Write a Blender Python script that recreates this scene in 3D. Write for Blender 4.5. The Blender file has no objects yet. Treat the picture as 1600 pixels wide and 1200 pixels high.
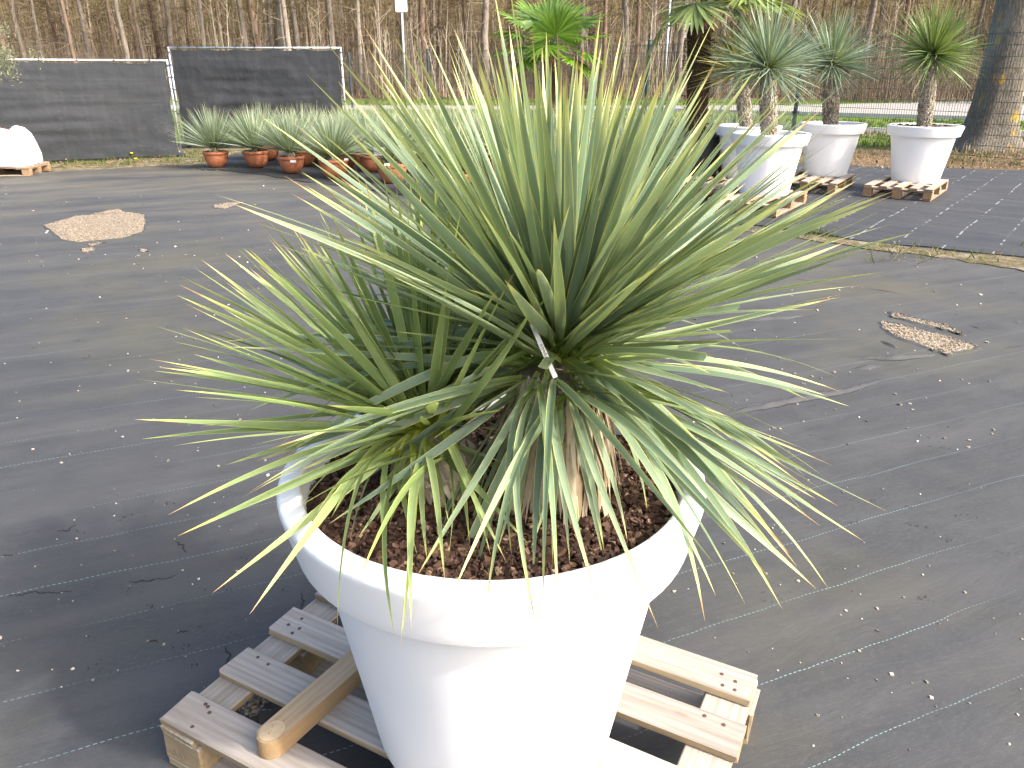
import bpy, bmesh, math, random
import numpy as np
from mathutils import Vector, Matrix, noise as mnoise

R = math.radians
scene = bpy.context.scene
COL = scene.collection

# ------------------------------------------------------------------ camera
F_PX, HORIZON, CAM_H = 1200.0, 110.0, 1.53          # focal length and horizon line in photo pixels (1600 x 1200)
PITCH = math.atan((600 - HORIZON) / F_PX)
cam_data = bpy.data.cameras.new('camera')
cam_data.sensor_width = 36.0
cam_data.lens = 36.0 * F_PX / 1600.0
cam_data.clip_start, cam_data.clip_end = 0.05, 1000
cam = bpy.data.objects.new('camera', cam_data)
cam.location = (0, 0, CAM_H)
cam.rotation_euler = (math.pi / 2 - PITCH, 0, 0)
COL.objects.link(cam)
scene.camera = cam

# ------------------------------------------------------------------ sky, sun, exposure
SUN_AZ, SUN_EL = R(118), R(40)                       # azimuth clockwise from +Y (the view direction)
world = bpy.data.worlds.new('World'); scene.world = world; world.use_nodes = True
wn, wl = world.node_tree.nodes, world.node_tree.links
wn.clear()
w_out = wn.new('ShaderNodeOutputWorld'); w_bg = wn.new('ShaderNodeBackground'); w_sky = wn.new('ShaderNodeTexSky')
w_sky.sky_type = 'NISHITA'; w_sky.sun_disc = False
w_sky.sun_elevation = SUN_EL; w_sky.sun_rotation = SUN_AZ
w_sky.air_density = 1.0; w_sky.dust_density = 6.0; w_sky.ozone_density = 1.0
w_bg.inputs['Strength'].default_value = 0.15
wl.new(w_sky.outputs[0], w_bg.inputs[0]); wl.new(w_bg.outputs[0], w_out.inputs[0])
sd = bpy.data.lights.new('sun', 'SUN'); sd.energy = 2.05; sd.angle = R(2.0); sd.color = (1.0, 0.965, 0.915)
sun = bpy.data.objects.new('sun', sd); COL.objects.link(sun)
to_sun = Vector((math.sin(SUN_AZ) * math.cos(SUN_EL), math.cos(SUN_AZ) * math.cos(SUN_EL), math.sin(SUN_EL)))
sun.rotation_euler = (-to_sun).to_track_quat('-Z', 'Y').to_euler()
sun.location = (4, -4, 8)
scene.view_settings.view_transform = 'Standard'
scene.view_settings.look = 'None'
scene.view_settings.exposure = 1.68
scene.view_settings.gamma = 1.0
scene.view_settings.use_curve_mapping = False
scene.render.engine = 'CYCLES'
scene.cycles.max_bounces = 6

# ------------------------------------------------------------------ pixel helpers (photo pixels -> places)
_fw = np.array([0, math.cos(PITCH), -math.sin(PITCH)])
_up = np.array([0, math.sin(PITCH), math.cos(PITCH)])
_rt = np.array([1.0, 0, 0])
_C = np.array([0, 0, CAM_H])
def ray(x, y): return _fw + (x - 800) / F_PX * _rt - (y - 600) / F_PX * _up
def hit(x, y, z=0.0):                                # where the line of sight meets a level plane
    d = ray(x, y); return _C + d * (z - CAM_H) / d[2]
def hity(x, y, Y):                                   # where it meets the upright plane at depth Y
    d = ray(x, y); return _C + d * Y / d[1]

# ------------------------------------------------------------------ object helpers
def tag(o, label=None, cat=None, group=None, kind=None):
    if label: o['label'] = label
    if cat: o['category'] = cat
    if group: o['group'] = group
    if kind: o['kind'] = kind
    return o
def thing(name, label, cat, loc=(0, 0, 0), rz=0.0, group=None):
    o = bpy.data.objects.new(name, None); COL.objects.link(o)
    o.empty_display_size = 0.1
    o.location = loc; o.rotation_euler = (0, 0, rz)
    return tag(o, label, cat, group)
def link(name, mesh, parent=None, loc=None, rot=None, scale=None):
    o = bpy.data.objects.new(name, mesh); COL.objects.link(o)
    if parent: o.parent = parent
    if loc is not None: o.location = loc
    if rot is not None: o.rotation_euler = rot
    if scale is not None: o.scale = scale
    return o
def copy_tree(o, parent=None):
    c = o.copy(); COL.objects.link(c)
    if parent: c.parent = parent
    for ch in list(o.children): copy_tree(ch, c)
    return c

class MB:
    """collects vertices, faces (and optional uv per vertex, material index per face)"""
    def __init__(s): s.v, s.f, s.uv, s.mi, s.cur = [], [], [], [], 0
    def add(s, vs, fs, uvs=None):
        b = len(s.v); s.v.extend([tuple(q) for q in vs])
        s.uv.extend(uvs if uvs is not None else [(0, 0)] * len(vs))
        for q in fs: s.f.append(tuple(b + i for i in q)); s.mi.append(s.cur)
    def box(s, c, d, rz=0.0, jit=0.0, rnd=random):
        cx, cy, cz = c; dx, dy, dz = d[0] / 2, d[1] / 2, d[2] / 2
        cs, sn = math.cos(rz), math.sin(rz); vs = []
        for sz in (-1, 1):
            for sx, sy in ((-1, -1), (1, -1), (1, 1), (-1, 1)):
                x, y = sx * dx, sy * dy
                j = [rnd.uniform(-jit, jit) for _ in range(3)] if jit else (0, 0, 0)
                vs.append((cx + x * cs - y * sn + j[0], cy + x * sn + y * cs + j[1], cz + sz * dz + j[2]))
        s.add(vs, [(3, 2, 1, 0), (4, 5, 6, 7), (0, 1, 5, 4), (1, 2, 6, 5), (2, 3, 7, 6), (3, 0, 4, 7)])
    def tube(s, pts, rads, n=6, cap=True):
        pts = [Vector(q) for q in pts]; vs = []; fs = []
        ref = Vector((0.31, 0.77, 0.55))
        for i, q in enumerate(pts):
            t = (pts[min(i + 1, len(pts) - 1)] - pts[max(i - 1, 0)])
            t = t.normalized() if t.length > 1e-9 else Vector((0, 0, 1))
            a = t.cross(ref)
            if a.length < 1e-3: a = t.cross(Vector((1, 0, 0)))
            a.normalize(); b = t.cross(a)
            for k in range(n):
                an = 2 * math.pi * k / n
                vs.append(q + (a * math.cos(an) + b * math.sin(an)) * rads[i])
        for i in range(len(pts) - 1):
            for k in range(n):
                k2 = (k + 1) % n
                fs.append((i * n + k, i * n + k2, (i + 1) * n + k2, (i + 1) * n + k))
        if cap and n > 2:
            fs.append(tuple(reversed(range(n)))); m = (len(pts) - 1) * n
            fs.append(tuple(range(m, m + n)))
        s.add(vs, fs)
    def lathe(s, prof, n=48, c=(0, 0, 0), close_bottom=False, close_top=False):
        vs = []; fs = []
        for (r, z) in prof:
            for k in range(n):
                a = 2 * math.pi * k / n
                vs.append((c[0] + r * math.cos(a), c[1] + r * math.sin(a), c[2] + z))
        for i in range(len(prof) - 1):
            for k in range(n):
                k2 = (k + 1) % n
                fs.append((i * n + k, i * n + k2, (i + 1) * n + k2, (i + 1) * n + k))
        if close_bottom: fs.append(tuple(reversed(range(n))))
        if close_top:
            m = (len(prof) - 1) * n; fs.append(tuple(range(m, m + n)))
        s.add(vs, fs)
    def blade(s, base, dirv, up, L, w, bow=0.0, n=3, wprof=None):
        """a narrow leaf of n segments from base along dirv, arched towards up"""
        base = Vector(base); z = Vector(dirv).normalized(); y = Vector(up) - z * z.dot(Vector(up))
        if y.length < 1e-3: y = Vector((1, 0, 0)) - z * z.x
        y.normalize(); x = y.cross(z); vs = []; fs = []; uv = []
        for i in range(n + 1):
            v = i / n
            ww = w * (0.5 + 0.5 * min(1, v / .3)) * (1 - max(0, (v - .3) / .7) ** 1.5)
            c = base + z * (v * L) + y * (bow * L * 4 * v * (1 - v))
            if i == n: vs.append(c); uv.append((.5, v))
            else: vs.extend([c - x * ww / 2, c + x * ww / 2]); uv.extend([(0, v), (1, v)])
        for i in range(n - 1): fs.append((2 * i, 2 * i + 1, 2 * i + 3, 2 * i + 2))
        fs.append((2 * n - 2, 2 * n - 1, 2 * n))
        s.add(vs, fs, uv)
    def mesh(s, name, mats, smooth=True, sharp=None):
        m = bpy.data.meshes.new(name)
        m.from_pydata(s.v, [], s.f)
        for q in (mats if isinstance(mats, (list, tuple)) else [mats]): m.materials.append(q)
        uvl = m.uv_layers.new(name='UVMap')
        idx = np.empty(len(m.loops), dtype=np.int32); m.loops.foreach_get('vertex_index', idx)
        uvl.data.foreach_set('uv', np.array(s.uv, dtype=np.float32)[idx].ravel())
        m.polygons.foreach_set('material_index', np.array(s.mi, dtype=np.int32))
        m.polygons.foreach_set('use_smooth', np.full(len(m.polygons), smooth))
        m.update()
        if smooth and sharp is not None: m.set_sharp_from_angle(angle=R(sharp))
        return m
    def obj(s, name, mats, parent=None, smooth=True, loc=None, sharp=None):
        return link(name, s.mesh(name, mats, smooth, sharp), parent, loc)

# ------------------------------------------------------------------ materials
class NT:
    def __init__(s, name):
        s.m = bpy.data.materials.new(name); s.m.use_nodes = True
        s.n, s.l = s.m.node_tree.nodes, s.m.node_tree.links; s.n.clear()
        s.out = s.n.new('ShaderNodeOutputMaterial')
    def new(s, t, ins=None, **kw):
        o = s.n.new(t)
        for k, v in kw.items(): setattr(o, k, v)
        for k, v in (ins or {}).items():
            if isinstance(v, bpy.types.NodeSocket): s.l.new(v, o.inputs[k])
            else: o.inputs[k].default_value = v
        return o
    def coord(s, which='Object'): return s.new('ShaderNodeTexCoord').outputs[which]
    def mapping(s, vec, scale=(1, 1, 1), rot=(0, 0, 0), loc=(0, 0, 0)):
        return s.new('ShaderNodeMapping', {'Vector': vec, 'Scale': scale, 'Rotation': rot, 'Location': loc}).outputs[0]
    def noise(s, vec, scale, detail=4, rough=.55, dist=0.0):
        return s.new('ShaderNodeTexNoise', {'Vector': vec, 'Scale': scale, 'Detail': detail, 'Roughness': rough, 'Distortion': dist}).outputs['Fac']
    def ramp(s, fac, stops, interp='LINEAR'):
        o = s.new('ShaderNodeValToRGB', {'Fac': fac}); o.color_ramp.interpolation = interp
        el = o.color_ramp.elements
        while len(el) > 1: el.remove(el[-1])
        for i, (p, c) in enumerate(stops):
            e = el[0] if i == 0 else el.new(p)
            e.position = p; e.color = (*c, 1) if len(c) == 3 else c
        return o.outputs['Color']
    def mix(s, fac, a, b, mode='MIX'):
        o = s.new('ShaderNodeMix', data_type='RGBA', blend_type=mode)
        for k, v in ((0, fac), (6, a), (7, b)):
            if isinstance(v, bpy.types.NodeSocket): s.l.new(v, o.inputs[k])
            elif k == 0: o.inputs[k].default_value = v
            else: o.inputs[k].default_value = (*v, 1) if len(v) == 3 else v
        return o.outputs[2]
    def math(s, op, a, b=0.0, c=0.0, clamp=False):
        o = s.new('ShaderNodeMath', operation=op, use_clamp=clamp)
        for i, v in enumerate((a, b, c)):
            if isinstance(v, bpy.types.NodeSocket): s.l.new(v, o.inputs[i])
            else: o.inputs[i].default_value = v
        return o.outputs[0]
    def bump(s, h, strength=.3, dist=.01, normal=None):
        ins = {'Height': h, 'Strength': strength, 'Distance': dist}
        if normal is not None: ins['Normal'] = normal
        return s.new('ShaderNodeBump', ins).outputs[0]
    def sep(s, vec): return s.new('ShaderNodeSeparateXYZ', {'Vector': vec}).outputs
    def principled(s, color, rough=.6, normal=None, spec=.5, **kw):
        ins = {'Base Color': color if isinstance(color, bpy.types.NodeSocket) else (*color, 1), 'Roughness': rough, 'Specular IOR Level': spec}
        if normal is not None: ins['Normal'] = normal
        ins.update(kw)
        return s.new('ShaderNodeBsdfPrincipled', ins)
    def done(s, sh): s.l.new(sh.outputs[0], s.out.inputs[0]); return s.m
    def objrand(s): return s.new('ShaderNodeObjectInfo').outputs['Random']
    def island(s): return s.new('ShaderNodeNewGeometry').outputs['Random Per Island']

def mat_plain(name, col, rough=.6, var=.15, scale=8, bump=0.0, metal=0.0, spec=.5):
    t = NT(name); c = t.coord(); n = t.noise(c, scale)
    a = tuple(x * (1 - var) for x in col); b = tuple(min(1, x * (1 + var)) for x in col)
    cc = t.ramp(n, [(.3, a), (.7, b)])
    nm = t.bump(t.noise(c, scale * 6), bump, .01) if bump else None
    p = t.principled(cc, rough, nm, spec); p.inputs['Metallic'].default_value = metal
    return t.done(p)

def mat_leaf(name, mid, mid2, margin, tip, base, var=.25, trans=.3):
    """sword leaf: uv.x across, uv.y along"""
    t = NT(name); uv = t.sep(t.coord('UV')); u, v = uv[0], uv[1]; rnd = t.objrand(); isl = t.island()
    r = t.math('FRACT', t.math('ADD', rnd, isl))
    col = t.mix(r, mid, mid2)
    e = t.math('ABSOLUTE', t.math('SUBTRACT', u, .5))
    stripe = t.noise(t.new('ShaderNodeCombineXYZ', {'X': t.math('MULTIPLY', u, 14.0), 'Y': t.math('MULTIPLY', v, 1.2), 'Z': t.math('MULTIPLY', r, 40)}).outputs[0], 1.6, 3)
    col = t.mix(t.ramp(stripe, [(.45, (0, 0, 0)), (.75, (.22, .22, .22))]), col, margin)
    blotch = t.noise(t.new('ShaderNodeCombineXYZ', {'X': u, 'Y': t.math('MULTIPLY', v, 7), 'Z': t.math('MULTIPLY', r, 70)}).outputs[0], 1.1, 3)
    col = t.mix(t.ramp(blotch, [(.45, (0, 0, 0)), (.8, (.3, .3, .3))]), col, tuple(x * .6 for x in mid))
    col = t.mix(t.ramp(e, [(.425, (0, 0, 0)), (.465, (.9, .9, .9))]), col, margin)
    col = t.mix(t.ramp(v, [(.0, (1, 1, 1)), (.22, (0, 0, 0))]), col, base)
    vt = t.math('ADD', v, t.math('MULTIPLY', t.math('SUBTRACT', r, .5), .10))
    col = t.mix(t.ramp(vt, [(.82, (0, 0, 0)), (.93, (.8, .8, .8))]), col, margin)
    col = t.mix(t.ramp(vt, [(.955, (0, 0, 0)), (.985, (1, 1, 1))]), col, tip)
    bw = t.math('MULTIPLY', t.math('SUBTRACT', r, .5), var * 2)
    hs = t.new('ShaderNodeHueSaturation', {'Value': t.math('ADD', 1.0, bw), 'Color': col, 'Saturation': t.math('ADD', .95, t.math('MULTIPLY', rnd, .15))})
    nb = t.bump(t.noise(t.new('ShaderNodeCombineXYZ', {'X': t.math('MULTIPLY', u, 22.0), 'Y': v, 'Z': r}).outputs[0], 1.5, 2), .25, .002)
    p = t.principled(hs.outputs[0], .42, nb, .4)
    tr = t.new('ShaderNodeBsdfTranslucent', {'Color': t.mix(.5, hs.outputs[0], (.35, .42, .05))})
    mx = t.new('ShaderNodeMixShader', {0: trans}); t.l.new(p.outputs[0], mx.inputs[1]); t.l.new(tr.outputs[0], mx.inputs[2])
    return t.done(mx)

def mat_white_plastic():
    t = NT('white_plastic'); c = t.coord()
    n = t.noise(c, 3.0, 5); d = t.noise(t.mapping(c, (6, 6, .8)), 4, 4)
    col = t.ramp(n, [(.35, (.78, .79, .80)), (.7, (.83, .83, .83))])
    col = t.mix(t.ramp(d, [(.6, (0, 0, 0)), (.9, (.18, .18, .18))]), col, (.5, .48, .44))
    return t.done(t.principled(col, .38, t.bump(t.noise(c, 90, 2), .05, .002), .5))

def mat_wood(name, top, side, dark):
    """boards: grain along local x; the upward face is weathered grey, the sawn sides stay yellow"""
    t = NT(name); c = t.coord(); rnd = t.objrand()
    off = t.new('ShaderNodeCombineXYZ', {'X': t.math('MULTIPLY', rnd, 37.0), 'Y': t.math('MULTIPLY', rnd, 11.0), 'Z': t.math('MULTIPLY', rnd, 5.0)}).outputs[0]
    pos = t.new('ShaderNodeVectorMath', {0: c, 1: off}, operation='ADD').outputs[0]
    g = t.noise(t.mapping(pos, (1.6, 26, 26)), 2.2, 6, .6, .6)
    w = t.new('ShaderNodeTexWave', {'Vector': t.mapping(pos, (.55, 9, 9)), 'Scale': 2.2, 'Distortion': 5.0, 'Detail': 3.0, 'Detail Scale': 1.2}, wave_type='RINGS', rings_direction='X').outputs['Fac']
    nz = t.math('ABSOLUTE', t.sep(t.new('ShaderNodeTexCoord').outputs['Normal'])[2])
    base = t.mix(t.ramp(nz, [(.4, (0, 0, 0)), (.6, (1, 1, 1))]), side, top)
    base = t.mix(t.math('MULTIPLY', t.ramp(w, [(.25, (1, 1, 1)), (.6, (0, 0, 0))]), .24), base, dark)
    base = t.mix(t.ramp(g, [(.40, (.42, .42, .42)), (.56, (0, 0, 0))]), base, dark)
    kn = t.new('ShaderNodeTexVoronoi', {'Vector': t.mapping(pos, (2.2, 7, 7)), 'Scale': 1.3}).outputs['Distance']
    base = t.mix(t.ramp(kn, [(.06, (.8, .8, .8)), (.11, (0, 0, 0))]), base, (.16, .085, .04))
    st = t.noise(pos, 5, 4)
    base = t.mix(t.ramp(st, [(.55, (0, 0, 0)), (.8, (.4, .4, .4))]), base, (.22, .20, .13))
    hs = t.new('ShaderNodeHueSaturation', {'Value': t.math('ADD', .85, t.math('MULTIPLY', rnd, .3)), 'Color': base})
    return t.done(t.principled(hs.outputs[0], .75, t.bump(g, .35, .004), .25))

THREAD_ANG = R(23.5)
def mat_cloth(name, base, dust, line_col, spacing, cross=None, algae=.5, ang=THREAD_ANG):
    """woven ground cover: fine weave, dust, woven-in marker threads"""
    t = NT(name); c = t.coord()
    rc = t.mapping(c, rot=(0, 0, -ang)); xyz = t.sep(rc)
    big = t.noise(c, .55, 6, .6); streak = t.noise(t.mapping(rc, (.35, 2.6, 1)), 1.6, 6, .62)
    fine = t.noise(t.mapping(rc, (1, 2.2, 1)), 46, 5, .72); med = t.noise(c, 4.0, 5, .6, .4)
    col = t.ramp(med, [(.3, tuple(x * .85 for x in base)), (.7, tuple(x * 1.15 for x in base))])
    col = t.mix(t.math('MULTIPLY', t.ramp(streak, [(.42, (0, 0, 0)), (.72, (1, 1, 1))]), .55), col, dust)
    col = t.mix(t.math('MULTIPLY', t.ramp(big, [(.5, (0, 0, 0)), (.72, (1, 1, 1))]), algae), col, (.095, .088, .045))
    dirt = t.math('MULTIPLY', t.ramp(t.noise(t.mapping(rc, (.5, 1.6, 1)), 1.1, 7, .66), [(.40, (0, 0, 0)), (.66, (1, 1, 1))]), t.math('MULTIPLY', t.math('SUBTRACT', t.sep(c)[1], 4.5), .14, clamp=True))
    col = t.mix(t.math('MULTIPLY', dirt, .75 if algae > .2 else .12), col, (.125, .112, .085))
    col = t.mix(t.ramp(fine, [(.50, (0, 0, 0)), (.74, (.55, .55, .55))]), col, dust)
    spk = t.noise(c, 9, 6, .72); gate = t.noise(c, .9, 2)
    sp = t.math('MULTIPLY', t.ramp(spk, [(.64, (0, 0, 0)), (.69, (1, 1, 1))]), t.ramp(gate, [(.5, (0, 0, 0)), (.62, (1, 1, 1))]))
    col = t.mix(t.math('MULTIPLY', sp, .7), col, (.012, .012, .012))
    # threads
    wob = t.math('MULTIPLY', t.math('SUBTRACT', t.noise(rc, 1.9, 4), .5), .045)
    def lines(coord, sp_, w):
        q = t.math('PINGPONG', t.math('ADD', coord, wob), sp_ / 2)
        return t.math('LESS_THAN', q, w)
    ln = lines(t.math('ADD', xyz[1], .05), spacing, .0012 if cross is None else .006)
    dash = t.math('GREATER_THAN', t.math('PINGPONG', xyz[0], .008), .0034)
    fade = t.ramp(t.noise(t.mapping(rc, (1, 3, 1)), .9, 5, .65), [(.40, (.06, .06, .06)), (.62, (1, 1, 1))])
    lf = t.math('MULTIPLY', t.math('MULTIPLY', ln, dash), fade)
    if cross is not None:
        ln2 = lines(xyz[0], cross, .008)
        d2 = t.math('GREATER_THAN', t.noise(t.mapping(rc, (1, 5, 1)), 1.3, 2), .53)
        lf = t.math('MAXIMUM', t.math('MULTIPLY', lf, .12), t.math('MULTIPLY', t.math('MULTIPLY', ln2, d2), .42))
    col = t.mix(t.math('MULTIPLY', lf, .62), col, line_col)
    wv = t.math('ADD', t.math('SINE', t.math('MULTIPLY', xyz[0], 1500.0)), t.math('SINE', t.math('MULTIPLY', xyz[1], 1500.0)))
    wrk = t.noise(t.mapping(rc, (.6, 2.2, 1)), 3.0, 5, .6, .8)
    nm = t.bump(wv, .12, .001); nm = t.bump(med, .16, .02, nm); nm = t.bump(wrk, .2, .03, nm)
    rg = t.math('ADD', .58, t.math('MULTIPLY', med, .25))
    return t.done(t.principled(col, rg, nm, .3))

def mat_ground(name, stops, scale, bump=.6, scale2=30):
    t = NT(name); c = t.coord()
    n = t.noise(c, scale, 8, .68); n2 = t.noise(c, scale2, 4, .7)
    v = t.math('ADD', t.math('MULTIPLY', n, .65), t.math('MULTIPLY', n2, .35))
    return t.done(t.principled(t.ramp(v, stops), .95, t.bump(n2, bump, .03), .1))

def mat_gravel(name, stops, scale=110):
    t = NT(name); c = t.coord()
    vo = t.new('ShaderNodeTexVoronoi', {'Vector': c, 'Scale': scale})
    s = t.sep(vo.outputs['Color'])[0]
    col = t.ramp(s, stops)
    col = t.mix(t.ramp(vo.outputs['Distance'], [(.45, (0, 0, 0)), (.75, (.8, .8, .8))]), col, (.03, .025, .02))
    return t.done(t.principled(col, .9, t.bump(t.math('SUBTRACT', 1.0, vo.outputs['Distance']), .8, .012), .2))

def mat_island(name, stops, rough=.85, noise_scale=40, bump=.3, trans=0.0):
    t = NT(name); c = t.coord()
    i = t.island(); r = t.objrand()
    col = t.ramp(t.math('FRACT', t.math('ADD', i, r)), stops)
    n = t.noise(c, noise_scale, 3)
    col = t.mix(t.math('MULTIPLY', n, .35), col, (.02, .015, .01))
    p = t.principled(col, rough, t.bump(n, bump, .005), .25)
    if trans:
        tr = t.new('ShaderNodeBsdfTranslucent', {'Color': col})
        mx = t.new('ShaderNodeMixShader', {0: trans}); t.l.new(p.outputs[0], mx.inputs[1]); t.l.new(tr.outputs[0], mx.inputs[2]); p = mx
    return t.done(p)

def mat_bark(name, a, b, lichen=None, sc=(5, 5, .9)):
    t = NT(name); c = t.coord(); r = t.objrand()
    n = t.noise(t.mapping(c, sc), 3.0, 6, .65); n2 = t.noise(c, 1.3, 4)
    col = t.ramp(n, [(.32, tuple(x * .45 for x in a)), (.5, a), (.72, b)])
    col = t.mix(t.math('MULTIPLY', n2, .4), col, tuple(x * .7 for x in b))
    if lichen:
        ln = t.noise(t.mapping(c, (1.5, 1.5, .8)), 1.7, 5, .6)
        col = t.mix(t.ramp(ln, [(.60, (0, 0, 0)), (.64, (.8, .8, .8))]), col, lichen)
        l2 = t.noise(t.mapping(c, (1, 1, .5), loc=(4, 2, 1)), 1.1, 5, .6)
        col = t.mix(t.ramp(l2, [(.45, (0, 0, 0)), (.62, (.65, .65, .65))]), col, (.27, .30, .28))
    hs = t.new('ShaderNodeHueSaturation', {'Value': t.math('ADD', .75, t.math('MULTIPLY', r, .5)), 'Color': col})
    return t.done(t.principled(hs.outputs[0], .9, t.bump(n, .8, .05), .15))

def mat_mesh_fabric(name):
    t = NT(name); c = t.coord()
    n = t.noise(c, 1.1, 6, .6); s = t.noise(t.mapping(c, (.25, 9, 9)), 2, 4); vv = t.noise(t.mapping(c, (7, .3, .3)), 2.0, 3)
    col = t.ramp(n, [(.3, (.025, .028, .032)), (.7, (.036, .039, .044))])
    col = t.mix(t.ramp(s, [(.5, (0, 0, 0)), (.8, (.3, .3, .3))]), col, (.06, .064, .068))
    col = t.mix(t.ramp(vv, [(.5, (0, 0, 0)), (.8, (.3, .3, .3))]), col, (.055, .06, .062))
    g = t.noise(t.mapping(c, (.55, .55, 1.2), loc=(.9, 0, 3.1)), 1.5, 7, .7)
    col = t.mix(t.ramp(g, [(.60, (0, 0, 0)), (.78, (.4, .4, .4))]), col, (.16, .17, .17))
    return t.done(t.principled(col, .8, t.bump(t.noise(c, 3.5, 5), .5, .06), .25))

M = {}
M['leaf_a'] = mat_leaf('yucca_leaf_glaucous', (.125, .205, .155), (.245, .325, .205), (.62, .62, .22), (.36, .22, .10), (.24, .31, .05))
M['leaf_b'] = mat_leaf('yucca_leaf_green', (.165, .255, .115), (.27, .355, .14), (.58, .60, .18), (.42, .29, .15), (.34, .38, .03))
M['leaf_blue'] = mat_leaf('rostrata_leaf_blue', (.13, .20, .155), (.20, .27, .20), (.34, .38, .18), (.34, .26, .10), (.12, .16, .05), .3, .2)
M['leaf_blue_far'] = mat_leaf('rostrata_leaf_pale_tip', (.17, .235, .185), (.25, .31, .215), (.44, .45, .22), (.46, .40, .16), (.12, .16, .05), .3, .2)
M['leaf_green'] = mat_leaf('rostrata_leaf_green', (.085, .16, .05), (.14, .22, .07), (.28, .32, .09), (.34, .28, .09), (.05, .09, .02), .3, .2)
M['leaf_yellow'] = mat_leaf('rostrata_leaf_yellow', (.17, .22, .06), (.36, .31, .07), (.50, .40, .10), (.46, .27, .12), (.12, .16, .03), .3, .2)
M['palm'] = mat_leaf('palm_leaf', (.085, .19, .028), (.15, .27, .04), (.24, .34, .06), (.38, .30, .06), (.10, .19, .02), .3, .35)
M['palm2'] = mat_leaf('palm_leaf_grey', (.10, .17, .05), (.19, .24, .09), (.30, .32, .12), (.40, .34, .12), (.14, .18, .04), .3, .3)
M['white'] = mat_white_plastic()
M['wood'] = mat_wood('weathered_pallet_wood', (.315, .285, .25), (.30, .225, .125), (.17, .135, .105))
M['wood2'] = mat_wood('old_pallet_wood', (.34, .305, .27), (.27, .17, .09), (.16, .12, .085))
M['beam'] = mat_wood('fresh_timber', (.40, .30, .185), (.30, .20, .10), (.24, .15, .08))
M['endgrain'] = mat_plain('cut_timber_end', (.46, .35, .21), .8, .2, 30)
M['cloth'] = mat_cloth('ground_cloth', (.0405, .042, .044), (.074, .073, .071), (.25, .42, .42), .25)
M['cloth2'] = mat_cloth('ground_cloth_new', (.027, .030, .035), (.058, .059, .062), (.60, .62, .62), .33, .40, .0, R(52 - 90))
M['cloth3'] = mat_cloth('ground_cloth_dark', (.028, .031, .036), (.055, .057, .06), (.3, .35, .35), .25, None, .1)
M['tear_and_fold_shade'] = mat_plain('torn_cloth_and_fold_shade', (.012, .012, .012), .9, .3, 60, .5)  # torn spots, and the painted shade strips along two folds
M['gravel'] = mat_gravel('gravel', [(0, (.21, .165, .115)), (.5, (.30, .245, .18)), (1, (.42, .36, .28))])
M['soil'] = mat_ground('yard_soil', [(.3, (.05, .04, .025)), (.5, (.11, .085, .05)), (.7, (.20, .16, .10))], 2.0)
M['moss_strip'] = mat_ground('mossy_grit', [(.34, (.05, .06, .016)), (.45, (.11, .10, .045)), (.53, (.19, .155, .10)), (.64, (.36, .31, .24))], 5.0, 1.0, 60)
M['lawn'] = mat_ground('lawn', [(.3, (.045, .075, .012)), (.5, (.085, .135, .022)), (.72, (.15, .19, .05))], 1.2, .8, 14)
M['road'] = mat_ground('path_asphalt', [(.3, (.22, .205, .185)), (.7, (.31, .29, .265))], .6, .2, 20)
M['kerb'] = mat_ground('kerb_concrete', [(.3, (.33, .33, .33)), (.7, (.45, .45, .44))], 2.0, .2, 20)
M['litter_ground'] = mat_ground('woodland_floor', [(.3, (.07, .05, .03)), (.5, (.15, .105, .06)), (.7, (.25, .18, .11))], 1.0, 1.0, 9)
M['hill'] = mat_ground('wooded_rise', [(.3, (.045, .034, .016)), (.5, (.085, .064, .03)), (.7, (.135, .10, .05))], .5, 1.0, 3)
M['mulch'] = mat_island('bark_chip', [(0, (.026, .014, .010)), (.35, (.055, .028, .019)), (.7, (.095, .050, .034)), (.92, (.15, .088, .058)), (1, (.34, .235, .15))], .8, 60)
M['dry_leaf'] = mat_island('dry_leaf_base', [(0, (.26, .19, .12)), (.4, (.42, .34, .23)), (.8, (.56, .48, .35)), (1, (.64, .58, .46))], .85, 50)
M['scale'] = mat_island('trunk_scale', [(0, (.13, .105, .08)), (.4, (.27, .23, .175)), (1, (.50, .45, .37))], .9, 50)
M['palmbark'] = mat_island('palm_fibre', [(0, (.05, .03, .02)), (.5, (.11, .065, .042)), (1, (.20, .125, .08))], .95, 50)
M['terracotta'] = mat_plain('terracotta', (.36, .125, .055), .75, .25, 9, .15)
M['black_plastic'] = mat_plain('black_plastic', (.022, .027, .031), .45, .2, 6)
M['galv'] = mat_plain('galvanised_steel', (.50, .53, .55), .42, .2, 20, 0, .75)
M['fence_green'] = mat_plain('dark_green_coating', (.018, .034, .036), .45, .2, 10)
M['fence_blue'] = mat_plain('post_coating', (.028, .052, .075), .45, .2, 10)
M['fabric'] = mat_mesh_fabric('windbreak_fabric')
M['bark_grey'] = mat_bark('bark_grey', (.20, .165, .135), (.30, .26, .225))
M['bark_brown'] = mat_bark('bark_brown', (.15, .105, .075), (.25, .185, .14))
M['bark_big'] = mat_bark('bark_big_oak', (.16, .14, .11), (.30, .27, .225), (.44, .30, .05), (13, 13, 3.2))
M['twig'] = mat_island('twig', [(0, (.10, .07, .045)), (.5, (.19, .145, .10)), (1, (.32, .26, .19))], .9, 20)
M['twig_pale'] = mat_island('sapling_bark', [(0, (.28, .235, .17)), (.5, (.36, .31, .24)), (1, (.48, .43, .35))], .9, 20)
M['needle'] = mat_island('needle_spray', [(0, (.055, .05, .016)), (.4, (.10, .085, .03)), (.7, (.13, .12, .035)), (1, (.17, .11, .06))], .9, 8, .3, .3)
M['needle_brown'] = mat_island('brown_spray', [(0, (.085, .058, .032)), (.5, (.15, .10, .055)), (.8, (.15, .12, .045)), (1, (.21, .15, .09))], .9, 8, .3, .3)
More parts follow.
